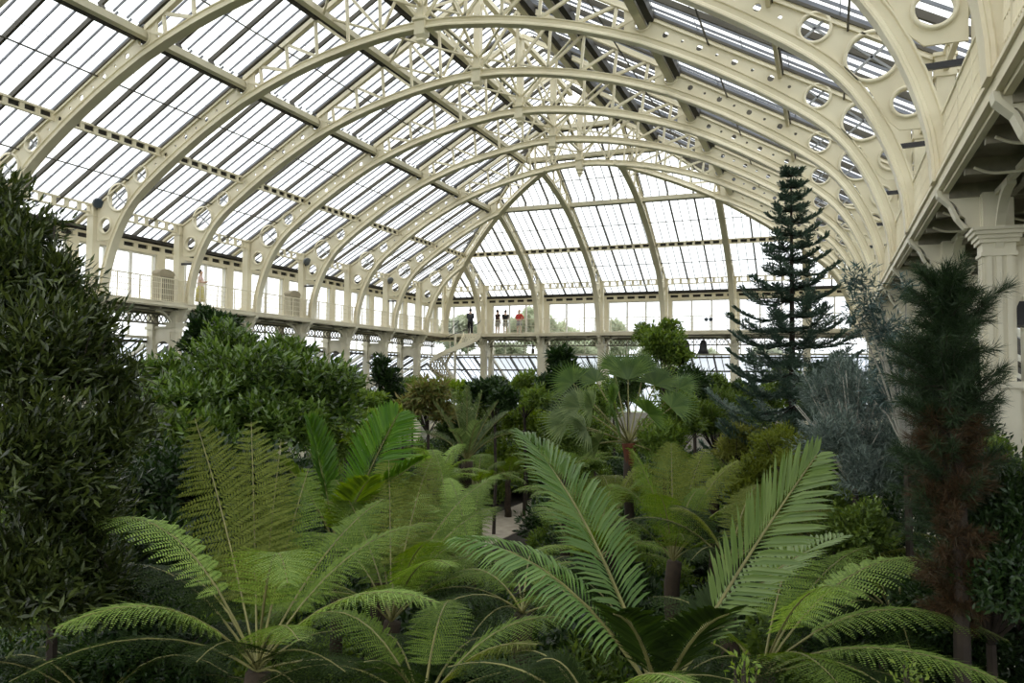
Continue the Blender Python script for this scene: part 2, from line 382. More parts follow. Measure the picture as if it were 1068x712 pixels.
# ---------------------------------------------------------------- clerestory walls behind the galleries
TW = 16.1
def wall_strip(side):
    """P(a, t, h): along the wall, out from the centre, over the gallery"""
    P = slope(side)
    if side == 'far': marks = [XC + k * SP for k in (-2.5, -1.5, -.5, .5, 1.5, 2.5)]; ends = (XC - TW, XC + TW)
    else: marks = [Y0 + n * SP for n in range(-5, 7)]; ends = (YN, YR + KY * TW)
    def bx(b, a0, a1, t0, t1, h0, h1):
        b.quadstrip([[P(a0, t0, h), P(a1, t0, h), P(a1, t1, h), P(a0, t1, h)] for h in (h0, h1)])
    w = MB()
    for a in marks: bx(w, a - .24, a + .24, TW - .14, TW + .2, -.3, 2.5); bx(w, a - .28, a + .28, TW - .18, TW - .1, -.0, .25)
    for a in ends: bx(w, a - .2, a + .2, TW - .14, TW + .2, -.3, 2.5)
    a0, a1 = ends
    bx(w, a0, a1, TW - .1, TW + .2, -.35, .12)
    bx(w, a0, a1, TW - .12, TW + .2, 2.33, 2.5)
    bx(w, a0, a1, TW - .16, TW - .08, 2.68, 2.78)
    n = int((a1 - a0) / .756)
    for i in range(n + 1):
        a = a0 + (a1 - a0) * i / n; bx(w, a - .12, a + .12, TW - .13, TW + .1, 2.5, 2.72)
    w.build('wall_' + side, M['cream'], None).__setitem__('kind', 'structure')
    d = MB(); bx(d, a0, a1, TW - .04, TW + .1, 2.5, 2.9); bx(d, a0, a1, TW - .3, TW - .02, 2.84, 2.98)
    o = d.build('trim_%d' % {'left': 1, 'right': 2, 'far': 3}[side], M['louvre']); o['kind'] = 'structure'
    allm = [ends[0]] + marks + [ends[1]]
    for i in range(len(allm) - 1):
        l, r = allm[i] + .24, allm[i + 1] - .24
        if side == 'right' and r < 3: continue
        if r - l < .4: continue
        root = window_root(P((l + r) / 2, TW, .1))
        f = MB(); nl = 3 if r - l > 3 else 1
        bx(f, l, r, TW - .03, TW + .05, .12, .2); bx(f, l, r, TW - .03, TW + .05, 2.25, 2.33)
        for k in range(nl + 1):
            a = l + (r - l) * k / nl; bx(f, a - .05, a + .05, TW - .05, TW + .06, .12, 2.33)
        f.build('window_frame', M['white'], root)
        g = MB(); g.v += [tuple(P(l, TW + .02, .12)), tuple(P(r, TW + .02, .12)), tuple(P(r, TW + .02, 2.33)), tuple(P(l, TW + .02, 2.33))]; g.f.append((0, 1, 2, 3)); g.build('pane', M['glass2'], root)
for s_ in ('left', 'right', 'far'): wall_strip(s_)

# ---------------------------------------------------------------- galleries: walkways, railings, columns
def gallery(side):
    P = slope(side)
    def bx(b, a0, a1, t0, t1, h0, h1):
        b.quadstrip([[P(a0, t0, h), P(a1, t0, h), P(a1, t1, h), P(a0, t1, h)] for h in (h0, h1)])
    a0, a1 = (YN, YR + KY * 16.0) if side != 'far' else (XC - HALF, XC + HALF)
    if side != 'far': a1 = YF if False else YR + KY * 16.0
    root = thing('gallery_walkway', P((a0 + a1) / 2, 15.2, 0), 'raised cream iron walkway running along the %s side above the columns' % side if side != 'far' else 'raised cream iron walkway crossing the far end above the columns', 'walkway', 'gallery walkways')
    b = MB(); bx(b, a0, a1, 14.36, 16.05, -.06, .02); b.build('deck', M['deck'], root)
    b = MB(); bx(b, a0, a1, 14.2, 14.3, -.14, .04); bx(b, a0, a1, 14.28, 14.36, -.19, -.05); bx(b, a0, a1, 14.16, 14.34, .0, .05); b.build('fascia', M['cream'], root)
    b = MB(); n = int((a1 - a0) / (SP / 3))
    for i in range(n + 1):
        a = a0 + (a1 - a0) * i / n
        bx(b, a - .05, a + .05, 14.36, 16.0, -.28, -.06)
    bx(b, a0, a1, 15.1, 15.2, -.34, -.06)
    b.build('joists', M['grille'], root)
    b = MB(); n = int((a1 - a0) / .3)
    bx(b, a0, a1, 15.98, 16.05, -.42, -.34); bx(b, a0, a1, 15.98, 16.05, -.86, -.78)
    for i in range(n):
        q = a0 + (a1 - a0) * i / n; b.bar(P(q, 16.02, -.82), P(q + .3, 16.02, -.38), .04, .04); b.bar(P(q + .3, 16.02, -.82), P(q, 16.02, -.38), .04, .04)
    b.build('lattice_girder', M['grille'], root)
    # railing
    rr = thing('railing', P((a0 + a1) / 2, 14.3, 0), 'cream iron railing with fine uprights along the %s gallery edge' % side, 'railing', 'gallery railings')
    a0r, a1r = a0, (YR + KY * 14.34 if side != 'far' else a1)
    gaps = [(XC - HALF + .2, XC - 2.5 * SP - .2)] if side == 'far' else []
    segs = [(a0r, a1r)] if not gaps else [(gaps[0][1], a1r)]
    hr = MB(); po = MB(); ba = MB()
    for (s0, s1) in segs:
        hr.bar(P(s0, 14.3, 1.06), P(s1, 14.3, 1.06), .06, .04)
        for h in (.12, .36, .6, .84): po.bar(P(s0, 14.3, h), P(s1, 14.3, h), .014, .018)
        n = int(round((s1 - s0) / (SP / 4)))
        for i in range(n + 1):
            a = s0 + (s1 - s0) * i / n; po.bar(P(a, 14.3, 0), P(a, 14.3, 1.05), .035, .035)
        n = int((s1 - s0) / .1)
        for i in range(n):
            a = s0 + (s1 - s0) * (i + .5) / n; bx(ba, a - .0035, a + .0035, 14.288, 14.312, .04, 1.04)
    hr.build('handrail', M['cream'], rr); po.build('rails_and_posts', M['cream'], rr); ba.build('balusters', M['cream'], rr)
for s_ in ('left', 'right', 'far'): gallery(s_)

def column(F, label, group, near=False, loc=None):
    """F(t,h,a): paired columns under a gallery, joined by a pierced arch"""
    root = thing('gallery_column', F(14.99, -9, 0), label, 'column', group)
    def bx(b, t0, t1, w, h0, h1): b.quadstrip([[F(t0, h, -w), F(t1, h, -w), F(t1, h, w), F(t0, h, w)] for h in (h0, h1)])
    b = MB()
    bx(b, 14.99 - .2, 14.99 + .2, .2, -3.1, -1.06)
    for k in (-.13, 0, .13):
        bx(b, 14.99 + k - .035, 14.99 + k + .035, .225, -3.0, -1.2)
        b.quadstrip([[F(14.77, h, k - .035), F(15.21, h, k - .035), F(15.21, h, k + .035), F(14.77, h, k + .035)] for h in (-3.0, -1.2)])
    b.build('shaft', M['cream2'], root)
    b = MB()
    for (w, h0, h1) in ((.24, -1.22, -1.16), (.26, -1.02, -.96), (.29, -.96, -.9), (.33, -.9, -.84), (.36, -.84, -.79), (.22, -1.16, -1.02), (.20, -.79, -.24)): bx(b, 14.99 - w, 14.99 + w, w, h0, h1)
    for k in (-.12, -.04, .04, .12): bx(b, 14.99 - .22, 14.99 + .22, abs(k) + .02, -.75, -.26) if k > 0 else None
    b.build('capital', M['cream2'], root)
    b = MB()
    for (w, h0, h1) in ((.28, -3.2, -3.1), (.24, -5.9, -3.2), (.3, -6.1, -5.9), (.26, -8.6, -6.1), (.36, -9, -8.6)): bx(b, 14.99 - w, 14.99 + w, w, h0, h1)
    b.build('pedestal', M['cream2'], root)
    # scroll bracket out to the gallery edge
    b = MB(); prof = [(14.22, -.12), (14.2, -.2), (14.3, -.3), (14.4, -.33), (14.47, -.42), (14.52, -.55), (14.58, -.6), (14.6, -.72), (14.66, -.78), (14.8, -.79), (14.8, -.12)]
    b.quadstrip([[F(t, h, a) for t, h in prof] for a in (-.07, .07)])
    b.quadstrip([[F(t, h, a) for t, h in [(14.24, -.14), (14.26, -.22), (14.4, -.38), (14.5, -.62), (14.62, -.76), (14.56, -.76), (14.44, -.6), (14.36, -.4), (14.2, -.24), (14.18, -.14)]] for a in (-.11, .11)])
    b.build('scroll_bracket', M['cream2'], root)
    # outer column and pierced arch between
    b = MB(); bx(b, 16.2, 16.55, .17, -9, -1.1); bx(b, 16.12, 16.63, .24, -1.1, -.95); bx(b, 16.2, 16.55, .18, -.95, -.3); b.build('outer_shaft', M['cream2'], root)
    b = MB()
    for (z, hh) in ((-1.55, .5), (-3.75, .45)):
        pts = [(15.2, z - .55)] + [(15.7 - .48 * math.cos(PI * k / 12), z - .55 + .48 * math.sin(PI * k / 12)) for k in range(13)] + [(16.2, z - .55)]
        b.quadstrip([[F(t, h, a) for t, h in [(p[0], z + .5 if True else 0) for p in pts] + [p for p in reversed(pts)]] for a in (-.05, .05)])
        bx(b, 15.15, 16.25, .12, z + .5, z + .6)
    b.build('arched_tie', M['cream2'], root)
    # quarter brackets along the walkway
    if True:
        for sg in (-1, 1):
            b = MB(); loops = []
            for k in range(9):
                a = PI / 2 * k / 8; R = .95
                cx, cz = .2 + R * (1 - math.cos(a)) , -.3 - R * (1 - math.sin(a))
                loops.append([F(14.99 + w, cz + q, sg * (cx)) for w, q in ((-.06, -.05), (.06, -.05), (.06, .05), (-.06, .05))])
            b.quadstrip(loops); b.bar(F(14.99, -.26, sg * .2), F(14.99, -.26, sg * (SP / 2)), .08, .08); b.build('quarter_bracket', M['cream2'], root)
FR = {-4: 'nearest', -3: 'second', -2: 'third', -1: 'fourth', 0: 'fifth', 1: 'sixth', 2: 'seventh', 3: 'eighth', 4: 'ninth', 5: 'tenth', 6: 'farthest'}
for n in range(-4, 7):
    y = Y0 + n * SP
    if n > -3: column(F_left(y), 'pale cast iron column pair under the left gallery, below the %s rib' % FR[n], 'columns under the left gallery')
    column(F_right(y), 'pale cast iron column pair under the right gallery, below the %s rib' % FR[n], 'columns under the right gallery')
for i, k in enumerate((-2.5, -1.5, -.5, .5, 1.5, 2.5)):
    column(F_far(XC + k * SP), 'pale cast iron column pair under the far gallery, %s from the left' % ['first', 'second', 'third', 'fourth', 'fifth', 'last'][i], 'columns under the far gallery')

# ---------------------------------------------------------------- lean-to glazing outside the columns
def lean_to(side):
    P = slope(side)
    T0, T1 = 16.5, 24.0; H0 = -1.5
    hh = lambda t: H0 - PIT * (t - T0)
    def span(t): return (YN, YR + KY * t) if side != 'far' else (XC - t, XC + t)
    root = window_root(P(0, T0, H0), 'sloping glazed lean-to roof beyond the %s columns' % side)
    a0, a1 = span(T0); b0, b1 = span(T1)
    g = MB(); g.v += [tuple(P(a0, T0, H0)), tuple(P(a1, T0, H0)), tuple(P(b1, T1, hh(T1))), tuple(P(b0, T1, hh(T1)))]; g.f.append((0, 1, 2, 3))
    g.build('glass', M['glass3'], root)
    bars = MB()
    ref = XC + SP / 2 if side == 'far' else Y0
    lo_, hi_ = span(T1)
    for k in range(int(math.ceil((lo_ - ref) / (SP / 9))), int((hi_ - ref) / (SP / 9)) + 1):
        a = ref + k * SP / 9
        ts = T0 if side == 'far' and abs(a - XC) <= T0 or side != 'far' and a <= YR + KY * T0 else (abs(a - XC) if side == 'far' else (a - YR) / KY)
        if ts > T1 - .1: continue
        if k % 3 == 0:
            r = MB(); r.bar(P(a, ts, hh(ts) - .1), P(a, T1, hh(T1) - .1), .14 if k % 9 == 0 else .09, .2); r.build('rafter', M['cream2'] if k % 9 == 0 else M['rafter'], root)
        else: bars.bar(P(a, ts, hh(ts) - .02), P(a, T1, hh(T1) - .02), .04, .06)
    for t in (16.55, 18.2, 20.2, 22.3):
        s0, s1 = span(t); bars.bar(P(s0, t, hh(t) - .12), P(s1, t, hh(t) - .12), .1, .12)
    bars.build('glazing_bars', M['rafter'], root)
    # upright glazing strip between walkway and lean-to
    root = window_root(P(0, T0, H0)); a0, a1 = span(T0)
    f = MB(); n = int((a1 - a0) / (SP / 3))
    for i in range(n + 1):
        a = a0 + (a1 - a0) * i / n; f.bar(P(a, T0, H0), P(a, T0, -.3), .06, .06)
    f.bar(P(a0, T0, -.32), P(a1, T0, -.32), .12, .14); f.bar(P(a0, T0, H0 + .05), P(a1, T0, H0 + .05), .12, .12); f.build('window_frame', M['cream2'], root)
    g = MB(); g.v += [tuple(P(a0, T0 + .02, H0)), tuple(P(a1, T0 + .02, H0)), tuple(P(a1, T0 + .02, -.3)), tuple(P(a0, T0 + .02, -.3))]; g.f.append((0, 1, 2, 3)); g.build('pane', M['glass2'], root)
    # low outer wall
    w = MB(); s0, s1 = span(T1)
    w.quadstrip([[P(s0, T1, h), P(s1, T1, h), P(s1, T1 + .3, h), P(s0, T1 + .3, h)] for h in (-9, hh(T1) - .1)])
    o = w.build('wall_outer_' + side, M['brick']); o['kind'] = 'structure'
for s_ in ('left', 'right', 'far'): lean_to(s_)

# ---------------------------------------------------------------- ground
b = MB(); b.box(XC - 24.3, XC + 24.3, -14, YR + KY * 24.3, -.2, 0); o = b.build('floor', M['soil']); o['kind'] = 'structure'
b = MB(); b.box(-300, 300, -120, 400, -.6, -.25); o = b.build('lawn', M['grass']); tag(o, 'flat green lawn stretching outside the glasshouse', 'lawn', None, 'structure')
b = MB(); b.box(-13.3, -11.0, -4, 50, 0, .03); o = b.build('path', M['path']); tag(o, 'pale stone path running down the middle of the planting', 'path', None, 'structure')

# ================================================================ PLANTS
def mesh_np(name, V, tris, quads, mats, parent=None, smooth=False, mi=None):
    me = bpy.data.meshes.new(name)
    V = np.asarray(V, dtype=np.float32); nt, nq = len(tris), len(quads)
    me.vertices.add(len(V)); me.vertices.foreach_set('co', V.ravel())
    loops = np.concatenate([np.asarray(tris, dtype=np.int32).ravel(), np.asarray(quads, dtype=np.int32).ravel()])
    me.loops.add(len(loops)); me.loops.foreach_set('vertex_index', loops)
    me.polygons.add(nt + nq)
    st = np.concatenate([np.arange(nt) * 3, nt * 3 + np.arange(nq) * 4]).astype(np.int32)
    me.polygons.foreach_set('loop_start', st)
    me.update(calc_edges=True)
    me.materials.append(mats)
    if smooth: me.shade_smooth()
    return link(name, me, parent)
def nrm(a): return a / np.maximum(np.linalg.norm(a, axis=-1, keepdims=True), 1e-9)
class Leaves:
    def __init__(s): s.V = []; s.T = []; s.Q = []; s.n = 0
    def kites(s, P, D, N, L, W, at_=.4, fold=.15):
        """small folded leaves: 4 points, 2 triangles"""
        D = nrm(D); S = nrm(np.cross(D, N)); N = nrm(np.cross(S, D)); L = np.broadcast_to(np.asarray(L, float).reshape(-1, 1), (len(P), 1)); W = np.broadcast_to(np.asarray(W, float).reshape(-1, 1), (len(P), 1))
        m = P + D * L * at_ + N * W * fold
        v = np.stack([P, m - S * W / 2, P + D * L, m + S * W / 2], 1).reshape(-1, 3)
        k = s.n + np.arange(len(P))[:, None] * 4
        s.T.append(np.concatenate([k + [0, 1, 2], k + [0, 2, 3]])); s.V.append(v); s.n += len(v)
    def blades(s, P, D, N, L, W, droop=.1, fold=.2, wide=(.3, .7, .8)):
        """long leaves: vein of 4 points, two folded wings"""
        D = nrm(D); S = nrm(np.cross(D, N)); N = nrm(np.cross(S, D)); L = np.broadcast_to(np.asarray(L, float).reshape(-1, 1), (len(P), 1)); W = np.broadcast_to(np.asarray(W, float).reshape(-1, 1), (len(P), 1))
        Z = np.array([0, 0, -1.])
        v0 = P; v1 = P + D * L * wide[0]; v2 = P + D * L * wide[1] + Z * L * droop * .45; v3 = P + D * L * .98 + Z * L * droop
        w2 = W * wide[2]
        l1 = v1 - S * W / 2 + N * W * fold; r1 = v1 + S * W / 2 + N * W * fold
        l2 = v2 - S * w2 / 2 + N * w2 * fold; r2 = v2 + S * w2 / 2 + N * w2 * fold
        v = np.stack([v0, v1, v2, v3, l1, l2, r1, r2], 1).reshape(-1, 3)
        k = s.n + np.arange(len(P))[:, None] * 8
        s.T.append(np.concatenate([k + [0, 1, 4], k + [2, 3, 5], k + [0, 6, 1], k + [2, 7, 3]])); s.Q.append(np.concatenate([k + [1, 2, 5, 4], k + [1, 6, 7, 2]])); s.V.append(v); s.n += len(v)
    def build(s, name, m, parent=None):
        V = np.concatenate(s.V); T = np.concatenate(s.T) if s.T else np.zeros((0, 3)); Q = np.concatenate(s.Q) if s.Q else np.zeros((0, 4))
        return mesh_np(name, V, T, Q, m, parent)
LM = dict(
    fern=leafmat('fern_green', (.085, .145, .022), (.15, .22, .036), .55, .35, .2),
    fern_lit=leafmat('fern_lit_green', (.16, .26, .055), (.27, .37, .09), .5, .35, .25),  # fern green lightened for fronds that catch the light
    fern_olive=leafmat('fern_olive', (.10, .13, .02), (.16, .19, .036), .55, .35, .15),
    fern_shaded=leafmat('fern_shaded_green', (.014, .028, .006), (.032, .056, .011), .6, .3, .12),  # fern green darkened, the shade low in the beds put into the colour
    palm=leafmat('palm_green', (.15, .235, .07), (.23, .32, .11), .36, .3, .5),
    palm_vivid=leafmat('palm_vivid_green', (.045, .12, .012), (.085, .18, .02), .36, .35, .4),
    cycad=leafmat('cycad_grey_green', (.07, .11, .035), (.17, .22, .085), .45, .25),
    fan=leafmat('fan_palm_green', (.05, .10, .02), (.11, .175, .04), .42, .3, .35),
    camellia=leafmat('glossy_leaf', (.025, .058, .010), (.14, .215, .045), .26, .25, .6),
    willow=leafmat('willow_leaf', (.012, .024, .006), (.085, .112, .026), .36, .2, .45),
    dark=leafmat('dark_shaded_leaf', (.010, .026, .007), (.032, .062, .014), .36, .2, .35),  # dark foliage green, lowered further to carry the shade of the understorey
    mid=leafmat('mid_leaf', (.055, .10, .018), (.17, .24, .05), .42, .32, .35),
    bright=leafmat('bright_leaf', (.10, .165, .024), (.23, .31, .055), .42, .35, .3),
    yellow=leafmat('yellow_green_leaf', (.17, .20, .035), (.30, .31, .08), .5, .3),
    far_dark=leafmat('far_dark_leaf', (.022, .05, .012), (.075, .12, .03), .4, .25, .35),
    palm_mid=leafmat('palm_mid_green', (.075, .15, .035), (.13, .215, .055), .36, .3, .45),
    rust=leafmat('rusty_leaf', (.17, .13, .045), (.12, .17, .045), .5, .3),
    grey=leafmat('blue_grey_leaf', (.06, .09, .075), (.19, .235, .20), .5, .2),
    euc=leafmat('eucalypt_leaf', (.07, .12, .11), (.13, .19, .17), .4, .2, .5),
    conifer=leafmat('conifer_needle', (.045, .085, .058), (.125, .185, .135), .5, .15),
    pine=leafmat('soft_pine_needle', (.012, .030, .010), (.036, .064, .022), .55, .15),
    pine_dead=leafmat('dry_brown_needle', (.085, .042, .016), (.04, .034, .014), .6, .1),
    out=leafmat('outside_leaf_hazed', (.38, .42, .30), (.5, .53, .40), .6, .3),  # leaf green paled and greyed to stand in for haze and glare
    stem=mat('fern_stalk', (.20, .19, .06), .6, .2, 5.),
    stem_dark=mat('dark_stalk', (.05, .05, .02), .7, .2, 5.),
    bark=mat('bark', (.042, .03, .02), .9, .25, 6., bump=.5),
    palebark=mat('pale_twig', (.42, .40, .34), .7, .15, 6.),
    fibre=mat('trunk_fibre', (.045, .03, .016), .95, .25, 9., bump=.6),
    orange=mat('orange_palm_fibre', (.13, .036, .012), .9, .3, 8., bump=.5),
)
def bez(P0, P1, P2, s):
    s = np.asarray(s)[:, None]; P0, P1, P2 = map(np.asarray, (P0, P1, P2))
    return (1 - s) ** 2 * P0 + 2 * s * (1 - s) * P1 + s ** 2 * P2, 2 * (1 - s) * (P1 - P0) + 2 * s * (P2 - P1)
def ctrl(base, tip, arch):
    base, tip = Vector(base), Vector(tip); return base + (tip - base) * .45 + Vector((0, 0, arch))
def rach(name, P0, P1, P2, r0, r1, m, parent, n=9):
    C_, _ = bez(P0, P1, P2, np.linspace(0, 1, n)); b = MB(); b.tube([tuple(p) for p in C_], r0, 5, r1); return b
def frame_at(T, side=None):
    S = np.cross(T, np.array([0, 0, 1.])) if side is None else np.broadcast_to(np.asarray(side, float), T.shape)
    S = nrm(S - nrm(T) * np.sum(S * nrm(T), 1, keepdims=True)); return S
def fern_frond(parent, base, tip, arch, m, wid=.42, npair=24, npin=12, s0=.22, stalk=None, side=None, curl=.12, droop=.18):
    P1 = ctrl(base, tip, arch)
    k = np.arange(npair); s = s0 + (1 - s0) * ((k + .5) / npair) ** .92
    C_, T = bez(base, P1, tip, s); Tn = nrm(T); S = frame_at(T, side); N = nrm(np.cross(S, Tn))
    x = (s - s0) / (1 - s0); Lp = wid * np.sin(PI * np.clip(x * .86 + .10, 0, 1) ** .8) ** .8 + .01
    lv = Leaves(); q = (np.arange(npin) + .5) / npin; gap = np.linalg.norm(np.gradient(C_, axis=0), axis=1)
    for sg in (-1, 1):
        ph = np.radians(12 + 26 * x)[:, None]
        D = nrm(S * sg * np.cos(ph) + Tn * np.sin(ph) - N * .10 + RNG.normal(0, .035, S.shape))
        # points down each pinna, drooping
        ln = Lp[:, None, None] * q[None, :, None]
        Q = C_[:, None, :] + D[:, None, :] * ln + np.array([0, 0, -1.]) * (droop * Lp[:, None, None] * q[None, :, None] ** 2)
        nd = nrm(Tn - D * np.sum(Tn * D, 1, keepdims=True))
        pl = (np.minimum(gap * .66, Lp * .22)[:, None] * (1 - q[None, :] ** 2.4) + .005).ravel()
        for s2 in (-1, 1):
            DD = nrm(nd * s2 * .9 + D * .45)[:, None, :] + np.zeros_like(Q)
            NN = np.broadcast_to(N[:, None, :], Q.shape) + RNG.normal(0, .12, Q.shape)
            lv.kites(Q.reshape(-1, 3), DD.reshape(-1, 3), NN.reshape(-1, 3), pl, np.maximum((Lp[:, None] / npin * .85 + 0 * q[None, :]).ravel(), .004), .35, curl)
        # pinna midrib keeps the pinna joined
        lv.kites(C_, D, N, Lp, .012, .3, .1)
    o = lv.build('frond', m, parent)
    b = rach('stalk', base, P1, tip, .014, .004, None, None)
    bb = b.build('stalk', stalk or LM['stem']); bb.parent = o; bb.matrix_parent_inverse = Matrix.Identity(4)
    return o
def palm_frond(parent, base, tip, arch, m, wid=.5, npair=42, lw=.04, s0=.2, ang=(35, 60), droop=.12, side=None, vee=.25, stalk=None, r0=.02):
    P1 = ctrl(base, tip, arch); k = np.arange(npair); s = s0 + (1 - s0) * (k + .5) / npair
    C_, T = bez(base, P1, tip, s); Tn = nrm(T); S = frame_at(T, side); N = nrm(np.cross(S, Tn)); x = (s - s0) / (1 - s0)
    Lp = wid * (np.sin(PI * np.clip(x * .8 + .16, 0, 1)) ** .6)
    lv = Leaves()
    for sg in (-1, 1):
        ph = np.radians(ang[0] + (ang[1] - ang[0]) * x)[:, None]
        D = nrm(S * sg * np.cos(ph) + Tn * np.sin(ph) + N * vee + RNG.normal(0, .03, S.shape))
        lv.blades(C_, D, N + RNG.normal(0, .15, N.shape), Lp * RNG.uniform(.93, 1.05, npair), lw, droop, .16)
    o = lv.build('frond', m, parent)
    b = rach('stalk', base, P1, tip, r0, .005, None, None)
    bb = b.build('stalk', stalk or LM['stem']); bb.parent = o; bb.matrix_parent_inverse = Matrix.Identity(4)
    return o
def fix(o, root):
    o.parent = root; o.matrix_parent_inverse = Matrix.Translation(-Vector(root.location))
def trunk(root, top, foot, r0, r1, m, name='trunk', n=8):
    b = MB(); top = Vector(top); foot = Vector(foot); pts = [foot.lerp(top, i / 8) + Vector((math.sin(i * 1.7) * .03, math.cos(i * 2.1) * .03, 0)) for i in range(9)]
    b.tube(pts, r0, n, r1); return b.build(name, m, root, True)
def tree_fern(crown, label, hero=(), n=12, R=2.3, m='fern', group=None, npair=24, npin=10, wid=.40, el=(25, 70), azs=None, name='tree_fern'):
    c = Vector(crown); foot = Vector((c.x, c.y, 0)); root = thing(name, foot, label, 'tree fern', group)
    trunk(root, c, foot, .16, .12, LM['fibre'])
    for h in hero:
        tip, arch, mm = h[0], h[1], h[2]; w = h[3] if len(h) > 3 else wid; sd = h[4] if len(h) > 4 else None
        fern_frond(root, c + Vector((0, 0, .02)), tip, arch, LM[mm], w, 18 if mm == 'fern_olive' else 22, 14, side=sd)
    for i in range(n):
        az = (azs[0] + (azs[1] - azs[0]) * (i + random.random() * .5) / n) if azs else 2 * PI * (i + random.random() * .6) / n
        e = math.radians(random.uniform(*el)); r = R * random.uniform(.8, 1.1)
        dx = r * math.cos(e); tip = c + Vector((math.cos(az) * dx, math.sin(az) * dx, r * math.sin(e) * .75 - .15 * r))
        fern_frond(root, c, tip, r * random.uniform(.22, .38), LM[m], wid * random.uniform(.85, 1.1), npair, npin)
    return root
def foliage(lobes, n, k, L, W, shape='kite', up=.35, slen=.35, fold=.15, spread=.9, droop=.1, shell=.45):
    """leafy shoots filling rounded lobes: [(centre, radius)]"""
    lv = Leaves(); tips = []; vol = np.array([l[1] ** 2 for l in lobes]); cnt = (n * vol / vol.sum()).astype(int) + 1
    for (c, r), m_ in zip(lobes, cnt):
        c = np.array(c, float); d = nrm(RNG.normal(0, 1, (m_, 3))); d[:, 2] = np.where(d[:, 2] < -.35, -d[:, 2], d[:, 2])
        ph = RNG.uniform(0, 6, 3); lump = 1 + .16 * np.sin(5 * d[:, 0:1] + ph[0]) + .14 * np.sin(6 * d[:, 1:2] + ph[1]) + .12 * np.sin(7 * d[:, 2:3] + ph[2])
        rad = r * lump * (shell + (1 - shell) * RNG.uniform(0, 1, (m_, 1)) ** .5); rr = np.array([1, 1, .9])
        tip = c + d * rad * rr; sd = nrm(d * .7 + np.array([0, 0, up]) + RNG.normal(0, .3, (m_, 3)))
        tips.append(tip)
        a = nrm(np.cross(sd, RNG.normal(0, 1, (m_, 3)))); b = np.cross(sd, a)
        for i in range(k):
            th = i * 2.4 + RNG.uniform(0, .8, (m_, 1)); o_ = a * np.cos(th) + b * np.sin(th)
            P = tip - sd * slen * (i / k); f = spread * (.35 + .65 * (i + .5) / k)
            D = nrm(sd * (1.15 - f) + o_ * f + np.array([0, 0, -droop])); N = nrm(sd + np.array([0, 0, .4]) + RNG.normal(0, .25, D.shape))
            s_ = RNG.uniform(.7, 1.1, m_)
            if shape == 'kite': lv.kites(P, D, N, L * s_, W * s_, .45, fold)
            else: lv.blades(P, D, N, L * s_, W * s_, droop, fold, (.35, .7, .75))
    return lv, np.concatenate(tips)
def shrub(label, lobes, m, n=500, k=8, L=.16, W=.06, shape='kite', name='shrub', cat='shrub', group=None, stem='bark', foot=None, nst=16, zf=None, **kw):
    c0 = Vector(lobes[0][0]); c0 = sum((Vector(l[0]) for l in lobes), Vector()) / len(lobes) if foot is None else Vector(foot)
    foot = Vector((c0.x, c0.y, 0)); root = thing(name, foot, label, cat, group)
    lv, tips = foliage(lobes, n, k, L, W, shape, **kw); lv.build('foliage', LM[m], root)
    tb = MB(); b = MB(); top = min(l[0][2] for l in lobes) if len(lobes) > 1 else lobes[0][0][2]; fork = Vector((c0.x, c0.y, max(.3, c0.z * .8 if zf is None else zf)))
    tb.tube([foot, foot.lerp(fork, .5) + Vector((.04, .03, 0)), fork], .07 if L < .9 else .28, 6, .05 if L < .9 else .2); tb.build('trunk', LM['bark'], root)
    idx = RNG.choice(len(tips), min(nst, len(tips)), replace=False)
    for i in idx:
        t = Vector(tips[i]); mid = fork.lerp(t, .5) + Vector((0, 0, .12)); b.tube([fork, mid, t], .025, 4, .006)
    b.build('branches', LM[stem], root)
    return root
def px(u, v, d, r): return (tuple(at(u, v, d)), r * d / FPX)

# ---- big tree fern at the left front
A = lambda u, v, d: at(u, v, d)
cr = A(268, 700, 7.6)
tree_fern(cr, 'large tree fern at the front left, its long upright fronds on yellow stalks', [
    (A(203, 436, 9.2), .3, 'fern_olive', .5, (1, .3, 0)), (A(262, 440, 9.4), .25, 'fern_olive', .46, (1, .3, 0)), (A(293, 460, 9.6), .2, 'fern_olive', .36, (1, .2, 0)), (A(322, 488, 9.4), .2, 'fern', .42, (1, .3, 0)),
    (A(92, 548, 8.2), 1.2, 'fern_lit', .40), (A(300, 608, 6.3), 1.25, 'fern_lit', .46, (.8, .6, 0)), (A(58, 655, 6.6), .75, 'fern_lit', .42), (A(312, 668, 5.7), .5, 'fern_lit', .34),
    (A(455, 628, 7.2), .72, 'fern_lit', .42), (A(400, 520, 9.2), .5, 'fern', .42), (A(150, 610, 8.8), .9, 'fern_shaded', .4), (A(452, 545, 8.6), .75, 'fern', .42), (A(205, 690, 5.6), .4, 'fern_shaded', .4), (A(360, 700, 6), .35, 'fern_shaded', .4),
    (A(120, 590, 9), .7, 'fern_shaded', .4)], n=5, R=2.0, m='fern_shaded', el=(0, 30))
tree_fern(A(408, 648, 10.4), 'spreading tree fern behind the front left one, arching towards the path', [
    (A(512, 560, 10.4), .7, 'fern', .46), (A(520, 528, 12), .7, 'fern', .42), (A(508, 502, 12.6), .7, 'fern', .42), (A(450, 478, 12.6), .6, 'fern_olive', .42), (A(405, 470, 12.6), .5, 'fern_olive', .42), (A(350, 500, 12), .5, 'fern', .42), (A(470, 590, 9), .7, 'fern_lit', .42)],
    n=9, R=2.2, m='fern')
tree_fern(A(470, 560, 17.5), 'bright tree fern beyond the glossy bush, left of the small cycad fern', [(A(420, 500, 17.5), .6, 'fern_lit', .45), (A(520, 495, 18), .6, 'fern_lit', .45), (A(455, 475, 18.5), .5, 'fern', .45), (A(395, 540, 16.5), .6, 'fern_lit', .45)], n=6, R=2.2, m='fern', azs=(1.2, 4.5))
